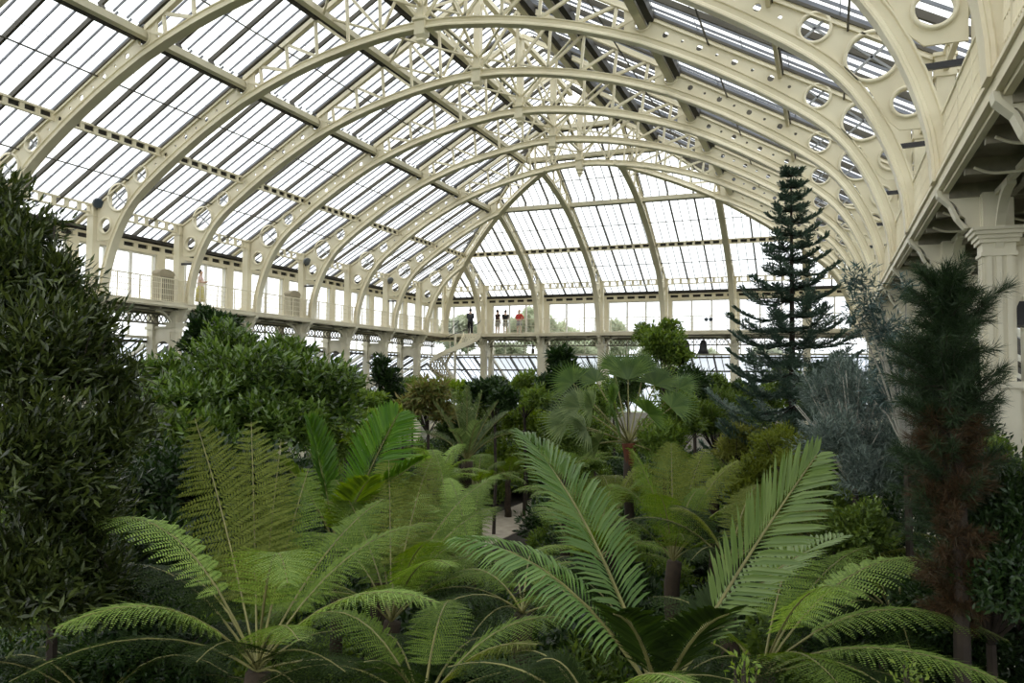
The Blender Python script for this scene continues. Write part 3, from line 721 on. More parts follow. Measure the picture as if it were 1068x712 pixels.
tree_fern(A(395, 600, 13), 'tree fern under the vivid palm frond', [(A(335, 520, 13.5), .6, 'fern', .45), (A(445, 515, 13.5), .6, 'fern_lit', .45), (A(480, 555, 12.5), .6, 'fern_lit', .45), (A(300, 560, 12.5), .6, 'fern', .45)], n=5, R=2.2, m='fern_olive')
tree_fern(A(760, 590, 11), 'tree fern seen through the lit palm frond', [(A(850, 540, 11), .6, 'fern', .4), (A(700, 530, 11), .5, 'fern_olive', .4), (A(790, 505, 12), .4, 'fern_olive', .42), (A(880, 530, 11.5), .5, 'fern_olive', .4)], n=6, R=1.9, m='fern_shaded')
tree_fern(A(845, 560, 13.5), 'olive tree fern in front of the olive bush, right of the lit frond', [(A(900, 510, 13.5), .5, 'fern', .42), (A(820, 495, 14), .4, 'fern_olive', .42), (A(790, 520, 14), .5, 'fern', .42), (A(870, 495, 14.5), .4, 'fern_olive', .4)], n=7, R=1.8, m='fern_olive')
tree_fern(A(545, 640, 9), 'tree fern half hidden by the left arching palm frond', [(A(610, 590, 9.5), .5, 'fern', .4), (A(470, 600, 9.5), .5, 'fern', .4), (A(530, 575, 10.5), .4, 'fern', .4), (A(590, 640, 8), .4, 'fern_lit', .36)], n=7, R=1.6, m='fern_shaded', el=(0, 40))
tree_fern(A(930, 640, 9.6), 'low tree fern by the foot of the soft pine', [(A(985, 590, 9.6), .5, 'fern', .36), (A(870, 590, 9.6), .5, 'fern', .36)], n=8, R=1.5, m='fern_shaded', el=(0, 45))
tree_fern(A(440, 745, 6.6), 'low tree fern at the bottom centre with long flat fronds reaching right', [
    (A(592, 645, 6.8), .55, 'fern', .36), (A(560, 672, 6), .4, 'fern_olive', .34), (A(330, 640, 7), .6, 'fern', .34), (A(600, 700, 6), .3, 'fern_shaded', .34), (A(470, 625, 8), .5, 'fern', .34), (A(380, 690, 5.3), .3, 'fern_shaded', .3)], n=6, R=1.6, m='fern_shaded', el=(0, 40))
tree_fern(A(492, 592, 15.5), 'tree fern left of the path in the middle distance', [(A(440, 525, 16), .6, 'fern_lit', .42), (A(468, 498, 17), .6, 'fern_lit', .42), (A(500, 505, 18), .6, 'fern', .42)], n=9, R=1.9, m='fern', azs=(2.2, 5.4), el=(5, 50))
tree_fern(A(622, 585, 15.5), 'tree fern right of the path in the middle distance', [(A(640, 505, 16), .6, 'fern', .42), (A(572, 500, 17.5), .6, 'fern_lit', .42), (A(560, 575, 14), .4, 'fern_lit', .4)], n=9, R=2.0, m='fern', azs=(-1.3, 1.5), el=(5, 55))
tree_fern(A(702, 585, 12.6), 'tall tree fern behind the big palm fronds on the right', [
    (A(700, 462, 13.5), .35, 'fern_olive', .5, (1, .3, 0)), (A(660, 470, 13), .4, 'fern', .46), (A(770, 480, 13), .55, 'fern_olive', .46), (A(735, 468, 14), .4, 'fern_olive', .44), (A(800, 520, 12), .6, 'fern', .44)], n=9, R=2.2, m='fern')
tree_fern(A(795, 705, 8), 'large tree fern at the front right with flat spreading fronds', [
    (A(972, 583, 8.4), .8, 'fern_lit', .46), (A(1052, 668, 7.6), .95, 'fern_lit', .42), (A(1058, 716, 6.8), .6, 'fern_lit', .42), (A(880, 720, 5.8), .5, 'fern', .5), (A(690, 660, 7.6), .6, 'fern', .4), (A(895, 620, 7), .8, 'fern_lit', .40), (A(700, 715, 6), .4, 'fern_shaded', .45),
    (A(840, 560, 10), .7, 'fern', .44), (A(905, 570, 10), .6, 'fern', .42)], n=6, R=2.0, m='fern_shaded', el=(0, 35))
tree_fern(A(620, 760, 5.2), 'tree fern under the large palm, one pale frond curling at the bottom edge', [(A(722, 716, 4.4), .38, 'fern_lit', .26), (A(560, 690, 5.4), .35, 'fern_shaded', .3)], n=6, R=1.2, m='fern_shaded', el=(0, 35), wid=.28)
tree_fern(A(880, 600, 12), 'feathery tree fern in front of the blue grey bush', [(A(940, 545, 12), .6, 'fern', .4), (A(830, 540, 12), .6, 'fern_olive', .4)], n=9, R=1.9, m='fern_olive')
tree_fern(A(590, 500, 22), 'small tree fern to the left of the fan palm', (), n=12, R=2.0, m='fern', npair=18, npin=8)
tree_fern(A(455, 510, 20), 'small tree fern in front of the cycad', (), n=12, R=1.9, m='fern_lit', npair=18, npin=8)
tree_fern(A(745, 515, 18), 'small tree fern below the yellow green bush', (), n=12, R=2.0, m='fern', npair=18, npin=8)
tree_fern(A(498, 508, 21.5), 'small tree fern just left of the visible bend of the path', (), n=12, R=1.7, m='fern', npair=16, npin=8, el=(10, 60))
tree_fern(A(585, 500, 30), 'tree fern beyond the path, left of the fan palm trunk', (), n=12, R=2.2, m='fern_lit', npair=16, npin=8)
tree_fern(A(530, 500, 33), 'tree fern beyond the path at the end of the visible bend', (), n=12, R=2.2, m='fern', npair=16, npin=8)
tree_fern(A(590, 560, 18), 'tree fern leaning over the right side of the path', [(A(560, 528, 19), .4, 'fern_lit', .42), (A(625, 515, 18.5), .5, 'fern_lit', .42), (A(600, 505, 19), .5, 'fern', .42)], n=7, R=1.8, m='fern', azs=(-1.3, 1.2), el=(5, 45), npair=18, npin=8)
tree_fern(A(640, 540, 17), 'tree fern between the fan palm and the lit feather palm', [(A(600, 500, 17), .5, 'fern', .42), (A(680, 495, 17), .5, 'fern_lit', .42)], n=9, R=1.9, m='fern_olive', npair=18, npin=9)
tree_fern(A(592, 530, 23), 'small tree fern just behind the bend of the path', (), n=11, R=1.8, m='fern_lit', npair=16, npin=8)
tree_fern(A(100, 745, 8), 'dim tree fern in the shadow at the bottom left corner', (), n=10, R=2.0, m='fern_shaded', el=(0, 40))

# ---- palms
def palm(crown, label, hero, n=0, name='feather_palm', R=1.6, m='palm', r=.09, **kw):
    c = Vector(crown); root = thing(name, (c.x, c.y, 0), label, 'palm')
    trunk(root, c, (c.x, c.y, 0), r * 1.3, r, LM['fibre'])
    for h in hero:
        kk = dict(kw); kk.update(h[3] if len(h) > 3 else {}); palm_frond(root, c, h[0], h[1], LM[h[2]], **kk)
    for i in range(n):
        az = 2 * PI * (i + random.random() * .5) / n; e = math.radians(random.uniform(20, 75)); rr = R * random.uniform(.85, 1.1)
        palm_frond(root, c, c + Vector((math.cos(az) * math.cos(e), math.sin(az) * math.cos(e), math.sin(e))) * rr, rr * .12, LM[m], **kw)
    return root
pc = A(688, 735, 6.0)
palm(pc, 'large feather palm at the front right of centre with broad arching fronds', [
    (A(548, 456, 7.2), .55, 'palm_mid', dict(side=(.75, .55, -.5), wid=.66, npair=54, lw=.030, s0=.22, droop=.3)),
    (A(852, 474, 6.6), .12, 'palm', dict(side=(.2, .2, -1), wid=.62, npair=40, lw=.036, s0=.34, vee=.1)),
    (A(478, 562, 6.2), .62, 'palm_mid', dict(side=(.3, .9, 0), wid=.46, npair=46, lw=.028, droop=.5)),
    (A(790, 600, 7), .35, 'fern_shaded', dict(wid=.4, npair=34)), (A(590, 600, 6.6), .5, 'fern_shaded', dict(wid=.42)), (A(640, 640, 5), .35, 'fern_shaded', dict(wid=.4)), (A(760, 640, 5), .3, 'fern_shaded', dict(wid=.4)),
    (A(880, 560, 7.4), .5, 'palm', dict(wid=.4, npair=34, lw=.034))])
palm(A(352, 575, 12.4), 'feather palm with one vivid green frond in front of the glossy bush', [
    (A(415, 432, 12.4), .25, 'palm_vivid', dict(side=(.55, .2, -.8), wid=.85, npair=46, lw=.036, s0=.35, vee=.05, droop=.2)), (A(322, 440, 12.6), .2, 'palm_vivid', dict(wid=.7, lw=.06, s0=.35)), (A(440, 480, 12), .4, 'palm_vivid', dict(wid=.6, lw=.05)), (A(290, 480, 12), .4, 'fern', dict(wid=.6, lw=.05)), (A(385, 500, 11), .3, 'fern', dict(wid=.6, lw=.05))])
palm(A(487, 480, 21), 'grey green cycad with stiff upright fronds, left of the path', [
    (A(452, 420, 21), .2, 'cycad'), (A(470, 410, 21.3), .12, 'cycad'), (A(487, 402, 21.3), .1, 'cycad'), (A(503, 408, 21.3), .12, 'cycad'), (A(520, 418, 21), .25, 'cycad'), (A(545, 452, 21), .5, 'cycad'), (A(440, 452, 21), .4, 'cycad'), (A(500, 440, 19.5), .5, 'cycad'), (A(470, 450, 19.5), .5, 'cycad'), (A(530, 430, 21.6), .3, 'cycad')],
    name='cycad', r=.16, wid=.30, npair=46, lw=.02, s0=.12, vee=.5, ang=(35, 55), droop=.02)['category'] = 'cycad'
# fan palm
def fan_leaf(root, c, hub, m, R=.75, n=26, sp=1.5):
    c = Vector(c); hub = Vector(hub); T = (hub - c).normalized(); d = np.array(T)
    cam_ = np.array((0, 0, CAMZ)) - np.array(hub); N = nrm((cam_ / np.linalg.norm(cam_) * .7 + np.array([0, 0, .6]) + RNG.normal(0, .5, 3))[None])[0]
    N = N - d * N.dot(d); N = N / np.linalg.norm(N); S = np.cross(d, N)
    th = np.linspace(-sp, sp, n); D = d[None] * np.cos(th)[:, None] + S[None] * np.sin(th)[:, None] + N[None] * .05
    lv = Leaves(); L = R * (1 - .12 * np.abs(th)) * RNG.uniform(.93, 1.05, n)
    lv.blades(np.repeat(np.array(hub)[None], n, 0), D, np.repeat(N[None], n, 0), L, R * .075, .16, .35, (.42, .7, .42))
    o = lv.build('fan_leaf', m, root)
    b = MB(); b.tube([c, c.lerp(hub, .5) + Vector((0, 0, .04)), hub], .022, 5, .012); st = b.build('stalk', LM['stem']); st.parent = o
fc = A(656, 462, 18.0); root = thing('fan_palm', (fc.x, fc.y, 0), 'tall fan palm with pleated leaves and rusty orange fibre on its trunk', 'palm')
trunk(root, fc, (fc.x, fc.y, 0), .14, .10, LM['bark'])
b = MB(); b.tube([fc + Vector((0, 0, -.5)), fc + Vector((.02, 0, -.25)), fc], .11, 9, .17); b.build('fibre_collar', LM['orange'], root)
for (u, v, d, m, R) in ((655, 396, 18.2, 'fan', .95), (683, 402, 18.4, 'fan', .85), (622, 398, 18.4, 'fan', .8), (605, 425, 18, 'cycad', .85), (612, 448, 17.4, 'cycad', .8), (700, 425, 18, 'fan', .8), (640, 420, 17.2, 'fan', .8), (676, 432, 17.2, 'fan', .8), (625, 462, 17.6, 'cycad', .7), (695, 455, 18, 'fan_d', .7), (640, 385, 18.8, 'fan', .7), (672, 385, 18.8, 'fan', .7), (598, 400, 18.3, 'fan', .75), (592, 440, 18.2, 'cycad', .8), (708, 405, 18.4, 'fan', .7), (618, 425, 17.2, 'cycad', .75), (645, 440, 16.9, 'fan', .6), (690, 475, 17.5, 'fan', .6)):
    fan_leaf(root, fc, A(u, v, d), LM.get(m, LM['fern']), R, 26, 1.15 if (u, v) == (655, 396) else 1.5)

# ---- shrubs and trees
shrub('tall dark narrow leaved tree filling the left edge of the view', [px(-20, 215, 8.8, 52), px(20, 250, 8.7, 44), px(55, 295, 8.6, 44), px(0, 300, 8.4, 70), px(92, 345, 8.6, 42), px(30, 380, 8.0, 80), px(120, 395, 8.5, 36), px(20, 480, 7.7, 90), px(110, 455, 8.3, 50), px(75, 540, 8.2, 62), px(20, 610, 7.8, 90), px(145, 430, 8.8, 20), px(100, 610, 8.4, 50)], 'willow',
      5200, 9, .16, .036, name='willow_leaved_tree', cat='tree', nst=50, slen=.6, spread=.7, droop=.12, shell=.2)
shrub('broad glossy bright green bush left of centre below the gallery', [px(200, 430, 17.5, 52), px(262, 412, 18.5, 62), px(325, 425, 19, 55), px(240, 372, 19.5, 36), px(175, 392, 19, 26), px(300, 380, 20, 30), px(290, 452, 17.5, 45), px(220, 470, 16.5, 45)], 'camellia',
      3400, 8, .25, .085, name='glossy_shrub', nst=40, slen=.42, spread=.85, shell=.5)
shrub('dark dense small tree standing before the left gallery column', [px(222, 342, 25, 22), px(208, 362, 25, 20), px(236, 365, 25, 20)], 'dark', 700, 8, .26, .10, name='small_tree', cat='tree', shell=.5)
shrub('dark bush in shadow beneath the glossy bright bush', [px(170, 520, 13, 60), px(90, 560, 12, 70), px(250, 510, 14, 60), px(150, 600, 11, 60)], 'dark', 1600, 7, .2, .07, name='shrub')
shrub('slender green sapling left of the spiral stair', [px(402, 398, 30, 16), px(398, 380, 30, 9), px(408, 418, 30, 18)], 'dark', 350, 7, .3, .09, name='sapling', cat='sapling')
shrub('mid green bush at the foot of the left columns', [px(372, 425, 28, 24), px(350, 405, 29, 16)], 'mid', 600, 7, .26, .1)
shrub('bright yellow green bush left of the cycad', [px(385, 452, 24, 26), px(412, 445, 24, 18)], 'bright', 700, 7, .2, .07)
shrub('shrub with rusty brown leaves beside the cycad', [px(447, 412, 26, 19), px(432, 425, 26, 14), px(462, 430, 26, 14)], 'rust', 420, 7, .34, .08, droop=.4)
shrub('light green bush at the foot of the spiral stair', [px(472, 410, 36, 13), px(492, 412, 36, 12), px(455, 408, 37, 10)], 'bright', 500, 7, .28, .1)
shrub('dark evergreen bush right behind the cycad', [px(508, 412, 30, 20), px(525, 420, 29, 18)], 'dark', 600, 7, .25, .09)
shrub('rounded bright green bush beside the path', [px(545, 440, 35, 25), px(565, 452, 34.5, 20), px(522, 452, 34.5, 18), px(555, 482, 34.5, 24), px(522, 480, 34.5, 20), px(585, 478, 34.5, 20)], 'bright', 1500, 7, .24, .09)
shrub('tall narrow tree with broad dark leaves in front of the far columns', [px(584, 374, 33, 11), px(590, 392, 33, 15), px(575, 405, 33, 15), px(600, 405, 33, 13)], 'dark', 420, 6, .42, .17, name='small_tree', cat='tree')
shrub('mid green bush between the narrow tree and the bright bush', [px(548, 405, 34, 17), px(560, 418, 32, 16), px(535, 412, 34, 12)], 'mid', 600, 7, .25, .09)
shrub('small leafy tree rising above the fan palm to its right', [px(690, 362, 21, 23), px(676, 350, 21.5, 14), px(704, 372, 21, 18), px(698, 342, 21.5, 10)], 'mid', 900, 7, .15, .07, name='small_tree', cat='tree')
shrub('low green bush right of the fan palm trunk', [px(708, 440, 19, 30), px(690, 465, 18, 28)], 'mid', 900, 7, .16, .05)
shrub('whorled young tree between the fan palm and the conifer', [px(722, 400, 24, 17), px(716, 412, 24, 16), px(735, 415, 24, 15)], 'dark', 320, 9, .32, .06, name='sapling', cat='sapling', spread=1.0)
shrub('mid green feathery bush below the whorled young tree', [px(735, 440, 20, 26), px(755, 425, 22, 20)], 'mid', 900, 8, .18, .035)
shrub('yellow green bush in front of the conifer', [px(775, 462, 17, 22), px(760, 470, 17, 16)], 'yellow', 700, 8, .14, .035)
shrub('olive bush with tiny leaves right of the yellow green bush', [px(812, 470, 15, 30), px(835, 490, 14, 26)], 'fern_olive', 1100, 8, .10, .03)
shrub('pale green low bush behind the front right ferns', [px(852, 520, 13, 28), px(900, 555, 11, 34), px(870, 560, 11.5, 26)], 'mid', 1100, 8, .09, .045)
shrub('blue grey bush with pale bare twigs on the right', [px(905, 425, 12.5, 46), px(872, 462, 12, 40), px(930, 470, 12, 40), px(860, 415, 13, 34), px(905, 500, 11.5, 38), px(880, 390, 13, 26)], 'grey', 2300, 9, .14, .016, name='blue_grey_shrub', stem='palebark', nst=90, spread=.7, slen=.34, droop=.25, shell=.3)
shrub('drooping blue leaved eucalyptus sprays below the right ribs', [px(893, 290, 10.5, 18), px(905, 315, 10.5, 18), px(925, 345, 10.5, 26), px(888, 330, 10.5, 14), px(940, 375, 11, 30), px(945, 300, 10.5, 14), px(925, 410, 11, 26)], 'euc', 420, 7, .15, .028, name='eucalyptus', cat='tree', stem='palebark', nst=14, foot=(at(945, 420, 11)), zf=4.9, droop=.5, spread=.7)
shrub('dense dark bush at the right edge under the arcade', [px(1040, 530, 8, 60), px(1060, 610, 7.5, 70), px(1000, 620, 8.5, 55)], 'dark', 2200, 7, .09, .035)
shrub('bright green bush behind the right hand columns', [px(1066, 435, 13, 30), px(1085, 470, 13, 40)], 'bright', 600, 7, .12, .06)
shrub('small pale sprig standing up at the bottom edge, left one', [px(775, 700, 4.6, 20)], 'bright', 18, 7, .05, .022, name='sprig', cat='sprig', nst=4)
shrub('small pale sprig standing up at the bottom edge, right one', [px(950, 706, 4.8, 20)], 'bright', 18, 7, .05, .022, name='sprig', cat='sprig', nst=4)
# far row seen against the glazing
FARB = [(345, 400, 34, 20, 'mid', 'mid green bush deep in the left border'), (420, 410, 36, 14, 'mid', 'mid green bush behind the rusty leaved shrub'), (620, 420, 30, 18, 'mid', 'dull green bush left behind the fan palm'), (655, 395, 38, 14, 'dark', 'dark bush in the last row behind the fan palm'),
        (700, 395, 34, 14, 'bright', 'light green bush in the last row, right of the fan palm'), (745, 400, 36, 12, 'mid', 'mid green bush in the last row left of the conifer'), (790, 415, 30, 18, 'mid', 'mid green bush beside the conifer trunk'), (770, 405, 38, 10, 'dark', 'dark bush far back left of the conifer'),
        (860, 400, 24, 20, 'dark', 'dark bush behind the conifer on the right'), (520, 400, 42, 8, 'mid', 'small bush at the far column foot'), (480, 440, 28, 18, 'dark', 'dark bush behind the cycad crown')]
FARB += [(1060, 690, 9, 60, 'dark', 'dark low bush in the bottom right corner'), (925, 650, 10.5, 55, 'dark', 'dark bush behind the flat front right fronds'), (975, 640, 9, 50, 'dark', 'dark bush at the foot of the soft pine'), (880, 620, 13, 40, 'dark', 'dark bush below the blue grey one'), (1062, 560, 9, 45, 'dark', 'dark bush at the right margin behind the near column'), (20, 720, 9, 80, 'dark', 'dark bush in the bottom left corner'), (150, 660, 8.6, 60, 'dark', 'dark bush behind the low left frond'), (165, 455, 16, 30, 'mid', 'mid green bush between the left tree and the glossy bush'), (860, 470, 17, 30, 'mid', 'mid green bush beneath the conifer'), (800, 500, 16, 30, 'fern_olive', 'olive bush under the yellow green one'), (390, 425, 30, 22, 'dark', 'dark bush in the shade left of the stair foot'), (430, 403, 40, 12, 'mid', 'leafy bush at the foot of the last left columns'), (560, 406, 42, 13, 'mid', 'soft green bush below the second far column'), (605, 400, 42, 11, 'bright', 'light green bush below the third far column'),
         (640, 405, 42, 14, 'mid', 'mid green bush low behind the fan palm crown'), (820, 395, 34, 18, 'mid', 'mid green bush behind the conifer, left part'), (880, 395, 30, 18, 'dark', 'dark bush at the foot of the far right columns'), (350, 440, 26, 24, 'mid', 'mid green bush behind the vivid palm frond'), (495, 425, 34, 22, 'mid', 'leafy bush hiding the lowest turn of the stair'),
         (725, 420, 30, 20, 'mid', 'mid green bush left of the yellow green one'), (765, 440, 24, 20, 'mid', 'mid green bush just behind the yellow green one'), (610, 450, 24, 24, 'mid', 'mid green bush left of the fan palm trunk'), (580, 425, 36, 16, 'dark', 'dark bush in the far bed behind the bright mound'),
         (960, 470, 15, 45, 'dark', 'dark bush between the right hand columns, upper'), (955, 560, 13, 60, 'dark', 'dark bush between the right hand columns, lower'), (990, 380, 16, 38, 'dark', 'dark climber behind the soft pine'), (1000, 470, 11, 40, 'dark', 'dark bush between the soft pine and its column'), (1030, 480, 9.5, 26, 'mid', 'bush clinging to the near column')]
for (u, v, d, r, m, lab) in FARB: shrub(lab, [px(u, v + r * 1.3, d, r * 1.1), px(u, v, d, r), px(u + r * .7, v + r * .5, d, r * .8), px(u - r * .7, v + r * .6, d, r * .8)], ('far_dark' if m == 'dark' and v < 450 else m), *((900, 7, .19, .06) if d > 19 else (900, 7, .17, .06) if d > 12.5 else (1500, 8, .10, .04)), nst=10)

# conifer
def conifer(u, vtop, d, label, vbot=445, half=98):
    top = at(u, vtop, d); root = thing('conifer', (top.x, top.y, 0), label, 'tree'); b = MB(); b.tube([(top.x, top.y, 0), (top.x, top.y, top.z * .5), tuple(top)], .14, 7, .015); b.build('trunk', LM['bark'], root)
    z = top.z - .1; i = 0; half = half * d / FPX; H = (vbot - vtop) * d / FPX
    br = MB()
    lv = Leaves()
    while z > 2.2:
        x = min(1, (top.z - z) / H); L = .24 + (half - .2) * x ** 1.25; nb = 6 + int(x * 3)
        for k in range(nb):
            az = 2 * PI * (k + (i % 2) * .5 + random.uniform(-.15, .15)) / nb; l = L * random.uniform(.5, 1.2); el = .10 - .20 * x + random.uniform(-.08, .08)
            P0 = np.array((top.x, top.y, z)); D = np.array((math.cos(az), math.sin(az), 0.))
            P2 = P0 + D * l + np.array([0, 0, l * (el + .18)]); P1 = P0 + D * l * .55 + np.array([0, 0, l * (el - .22)])
            br.tube([tuple(p) for p in bez(P0, P1, P2, [0, .33, .66, 1])[0]], .018, 4, .004)
            nt_ = max(5, int(l / .075)); s = np.linspace(.04, 1, nt_); Cc, T = bez(P0, P1, P2, s); T = nrm(T); S = frame_at(T)
            for sg in (-1, 1, 0):
                tl = (l * .34 * (1.05 - s) + .11) if sg else np.full(nt_, .09)
                TD = nrm(S * sg * .8 + T * (.7 if sg else 1) + np.array([0, 0, .15]) + RNG.normal(0, .12, S.shape))
                nq = 9 if sg else 5
                for q in range(nq):
                    P = Cc + TD * (tl * (q + .3) / nq)[:, None]
                    for s2 in (-1, 1):
                        sd = nrm(np.cross(TD, np.array([0, 0, 1.]))) * s2; DD = nrm(TD * .8 + sd * .8 + np.array([0, 0, .25]) + RNG.normal(0, .15, sd.shape))
                        lv.kites(P, DD, np.cross(DD, TD) + np.array([0, 0, .5]), .085, .03, .5, .1)
        z -= .26 + .10 * x + random.uniform(-.04, .04); i += 1
    lv.build('foliage', LM['conifer'], root); br.build('branches', LM['bark'], root)
conifer(825, 178, 17.5, 'tall blue green conifer with tiered branches before the right hand ribs')

# soft long needled pine at the right, close
def pine():
    foot = at(1003, 640, 7.6); root = thing('soft_pine', (foot.x, foot.y, 0), 'dark soft needled pine close to the right hand columns', 'tree')
    tp = at(992, 292, 7.8); b = MB(); b.tube([(foot.x, foot.y, 0), (foot.x, foot.y, 3.), tuple(at(1000, 420, 7.7)), tuple(tp)], .11, 8, .02); b.build('trunk', LM['bark'], root)
    lv = Leaves(); dd = Leaves(); br = MB()
    for i in range(300):
        v = random.uniform(285, 640); x = (v - 285) / 355; uc = 984 + 14 * x
        o0 = np.array(at(uc, v + 18, 7.7)); az = random.uniform(0, 2 * PI); rad = (.14 + .33 * math.sin(PI * min(1, x * .85 + .10))) * random.uniform(.25, 1.15)
        tip = o0 + np.array((math.cos(az) * rad, math.sin(az) * rad, .10 + random.uniform(-.1, .25)))
        br.tube([tuple(o0), tuple((o0 + tip) / 2 + np.array([0, 0, -.04])), tuple(tip)], .008, 4, .003)
        n = 190; s = RNG.uniform(.25, 1.05, n)[:, None]; P = o0 + (tip - o0) * s + RNG.normal(0, .012, (n, 3)); D0 = nrm((tip - o0)[None])
        D = nrm(D0 * .9 + RNG.normal(0, .55, (n, 3)) + np.array([0, 0, -.1])); dead = x > .38 and rad < .42 and az > 3.0
        (dd if dead else lv).kites(P, D, RNG.normal(0, 1, (n, 3)), RNG.uniform(.10, .17, n), .006, .4, 0)
    for (u, v) in ((1045, 385), (1030, 320), (1040, 470), (945, 420), (935, 470), (960, 285), (1050, 300), (930, 360)):
        o0 = np.array(at(995, v + 30, 7.7)); tip = np.array(at(u, v, 7.6)); br.tube([tuple(o0), tuple((o0 + tip) / 2 + np.array([0, 0, -.05])), tuple(tip)], .009, 4, .003)
        n = 420; s = RNG.uniform(.35, 1.02, n)[:, None]; P = o0 + (tip - o0) * s; D = nrm(nrm((tip - o0)[None]) * .9 + RNG.normal(0, .5, (n, 3)))
        lv.kites(P, D, RNG.normal(0, 1, (n, 3)), RNG.uniform(.11, .2, n), .004, .4, 0)
    lv.build('needles', LM['pine'], root); dd.build('dry_needles', LM['pine_dead'], root); br.build('branches', LM['bark'], root)
pine()

# undergrowth covering the beds: three kinds, copied
def under(kind):
    root = thing('low_shrub', (0, 0, 0))
    if kind < 2:
        lv, tips = foliage([((0, 0, .75), .75), ((.5, .2, .5), .5), ((-.5, -.3, .5), .5)], 420, 7, .17, .06, 'kite'); lv.build('foliage', LM[('dark', 'mid')[kind]], root)
        b = MB(); [b.tube([(0, 0, 0), tuple(Vector(tips[i]) * .5), tuple(tips[i])], .02, 4, .005) for i in range(8)]; b.build('branches', LM['bark'], root)
    return root
protos = []
SPOTS = []
rs = random.Random(3)
y = 3.0
while y < 50:
    x = -26.0
    while x < 2.5:
        X = x + rs.uniform(-.5, .5); Y = y + rs.uniform(-.5, .5)
        if not (-13.9 < X < -10.4 and 22 < Y < 35) and not (17 < Y < 30 and abs(X + 12 - (29.3 - Y) * .42) < 1.5) and -25.3 < X < .2 and not (math.hypot(X, Y) < 3.2): SPOTS.append((X, Y))
        x += 1.75
    y += 1.75
kinds = [under(0), under(1)]
made = [False, False]
lab = ['low dark leafy shrub packed in the bed beneath the taller plants', 'low mid green shrub packed in the bed beneath the taller plants']
tot = 0
def dup(root, loc, rz, sc):
    r = root.copy(); C.objects.link(r); r.location = loc; r.rotation_euler = (0, 0, rz); r.scale = (sc,) * 3
    for ch in list(root.children):
        c = ch.copy(); C.objects.link(c); c.parent = r
    return r
for (X, Y) in SPOTS:
    if tot >= 298: break
    # only where the view reaches
    k = rs.random() < .45; k = int(k); root = kinds[k]; sc = rs.uniform(.9, 1.6)
    d0 = -math.sin(YAW) * X + math.cos(YAW) * Y; r0 = math.cos(YAW) * X + math.sin(YAW) * Y
    if d0 < 2 or abs(r0 / d0) > .72: continue
    if made[k]: root = dup(root, (X, Y, 0), rs.uniform(0, 6.28), sc)
    else: root.location = (X, Y, 0); made[k] = True
    for ch in root.children: ch.matrix_parent_inverse = Matrix.Identity(4)
    tag(root, lab[k], 'shrub', 'low shrubs of the beds'); tot += 1

# trees outside, distance haze put into their leaf colour
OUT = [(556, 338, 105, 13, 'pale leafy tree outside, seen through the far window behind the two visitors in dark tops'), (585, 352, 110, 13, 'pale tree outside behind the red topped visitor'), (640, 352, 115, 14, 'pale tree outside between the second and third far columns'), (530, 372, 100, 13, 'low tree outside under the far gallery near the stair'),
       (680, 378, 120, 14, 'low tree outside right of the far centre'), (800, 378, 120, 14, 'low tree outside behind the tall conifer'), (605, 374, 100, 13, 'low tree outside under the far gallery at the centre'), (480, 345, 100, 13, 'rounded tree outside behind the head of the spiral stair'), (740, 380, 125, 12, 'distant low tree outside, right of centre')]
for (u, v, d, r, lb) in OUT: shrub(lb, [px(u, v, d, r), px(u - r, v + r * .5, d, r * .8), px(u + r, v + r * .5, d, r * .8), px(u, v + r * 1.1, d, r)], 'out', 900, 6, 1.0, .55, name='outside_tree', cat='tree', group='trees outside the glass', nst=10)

# ================================================================ STAIR, PEOPLE, FITTINGS
def spiral_stair():
    cx, cy = -25.35, 51.75; R, r0 = 1.85, .6; n = 50; turn = 2 * PI * 1.9; zt = G + .02
    root = thing('spiral_stair', (cx, cy, 0), 'cream spiral stair curling down from the far left corner of the gallery', 'staircase')
    ang = lambda q: .35 - turn * q
    pt = lambda q, r, z: (cx + r * math.cos(ang(q)), cy + r * math.sin(ang(q)), z)
    tr = MB()
    for i in range(n):
        q0, q1 = i / n, (i + 1) / n; z = zt - (i + 1) * zt / (n + 1)
        tr.quadstrip([[pt(q0, r0, z - .03), pt(q0, R, z - .03), pt(q0, R, z + .02), pt(q0, r0, z + .02)], [pt(q1, r0, z - .03), pt(q1, R, z - .03), pt(q1, R, z + .02), pt(q1, r0, z + .02)]])
        for k in range(6):
            ra = r0 + (R - r0) * (k + .2) / 6; rb = ra + (R - r0) / 6 * .6
            tr.quadstrip([[pt(q0, ra, z), pt(q0, rb, z), pt(q0 + .0012, rb, z), pt(q0 + .0012, ra, z)], [pt(q0, ra, z + .17), pt(q0, rb, z + .17), pt(q0 + .0012, rb, z + .17), pt(q0 + .0012, ra, z + .17)]])
    tr.build('treads', M['cream2'], root)
    for nm, rr in (('outer_string', R), ('inner_string', r0)):
        b = MB(); loops = []
        for i in range(n * 2 + 1):
            q = i / (n * 2); z = zt - q * zt
            loops.append([pt(q, rr - .02, z - .22), pt(q, rr + .03, z - .22), pt(q, rr + .03, z + .12), pt(q, rr - .02, z + .12)])
        b.quadstrip(loops); b.build(nm, M['cream'], root)
    b = MB(); b.tube([pt(i / (n * 2), R + .0, zt - i / (n * 2) * zt + 1.0) for i in range(n * 2 + 1)], .022, 5); b.build('handrail', M['black'], root)
    b = MB()
    for i in range(0, n * 2, 2): b.tube([pt(i / (n * 2), R, zt - i / (n * 2) * zt), pt(i / (n * 2), R, zt - i / (n * 2) * zt + 1.0)], .009, 4)
    b.build('balusters', M['cream'], root)
    b = MB(); b.lathe(cx, cy, [(.16, 0), (.16, .2), (.09, .3), (.09, zt - .1)], 12); b.build('newel_post', M['cream2'], root)
spiral_stair()
b = MB(); p = [(-26.6, 53.13, G + 1.02), (-25.9, 53.13, G + 1.02), (-25.9, 53.13, G + .9)]
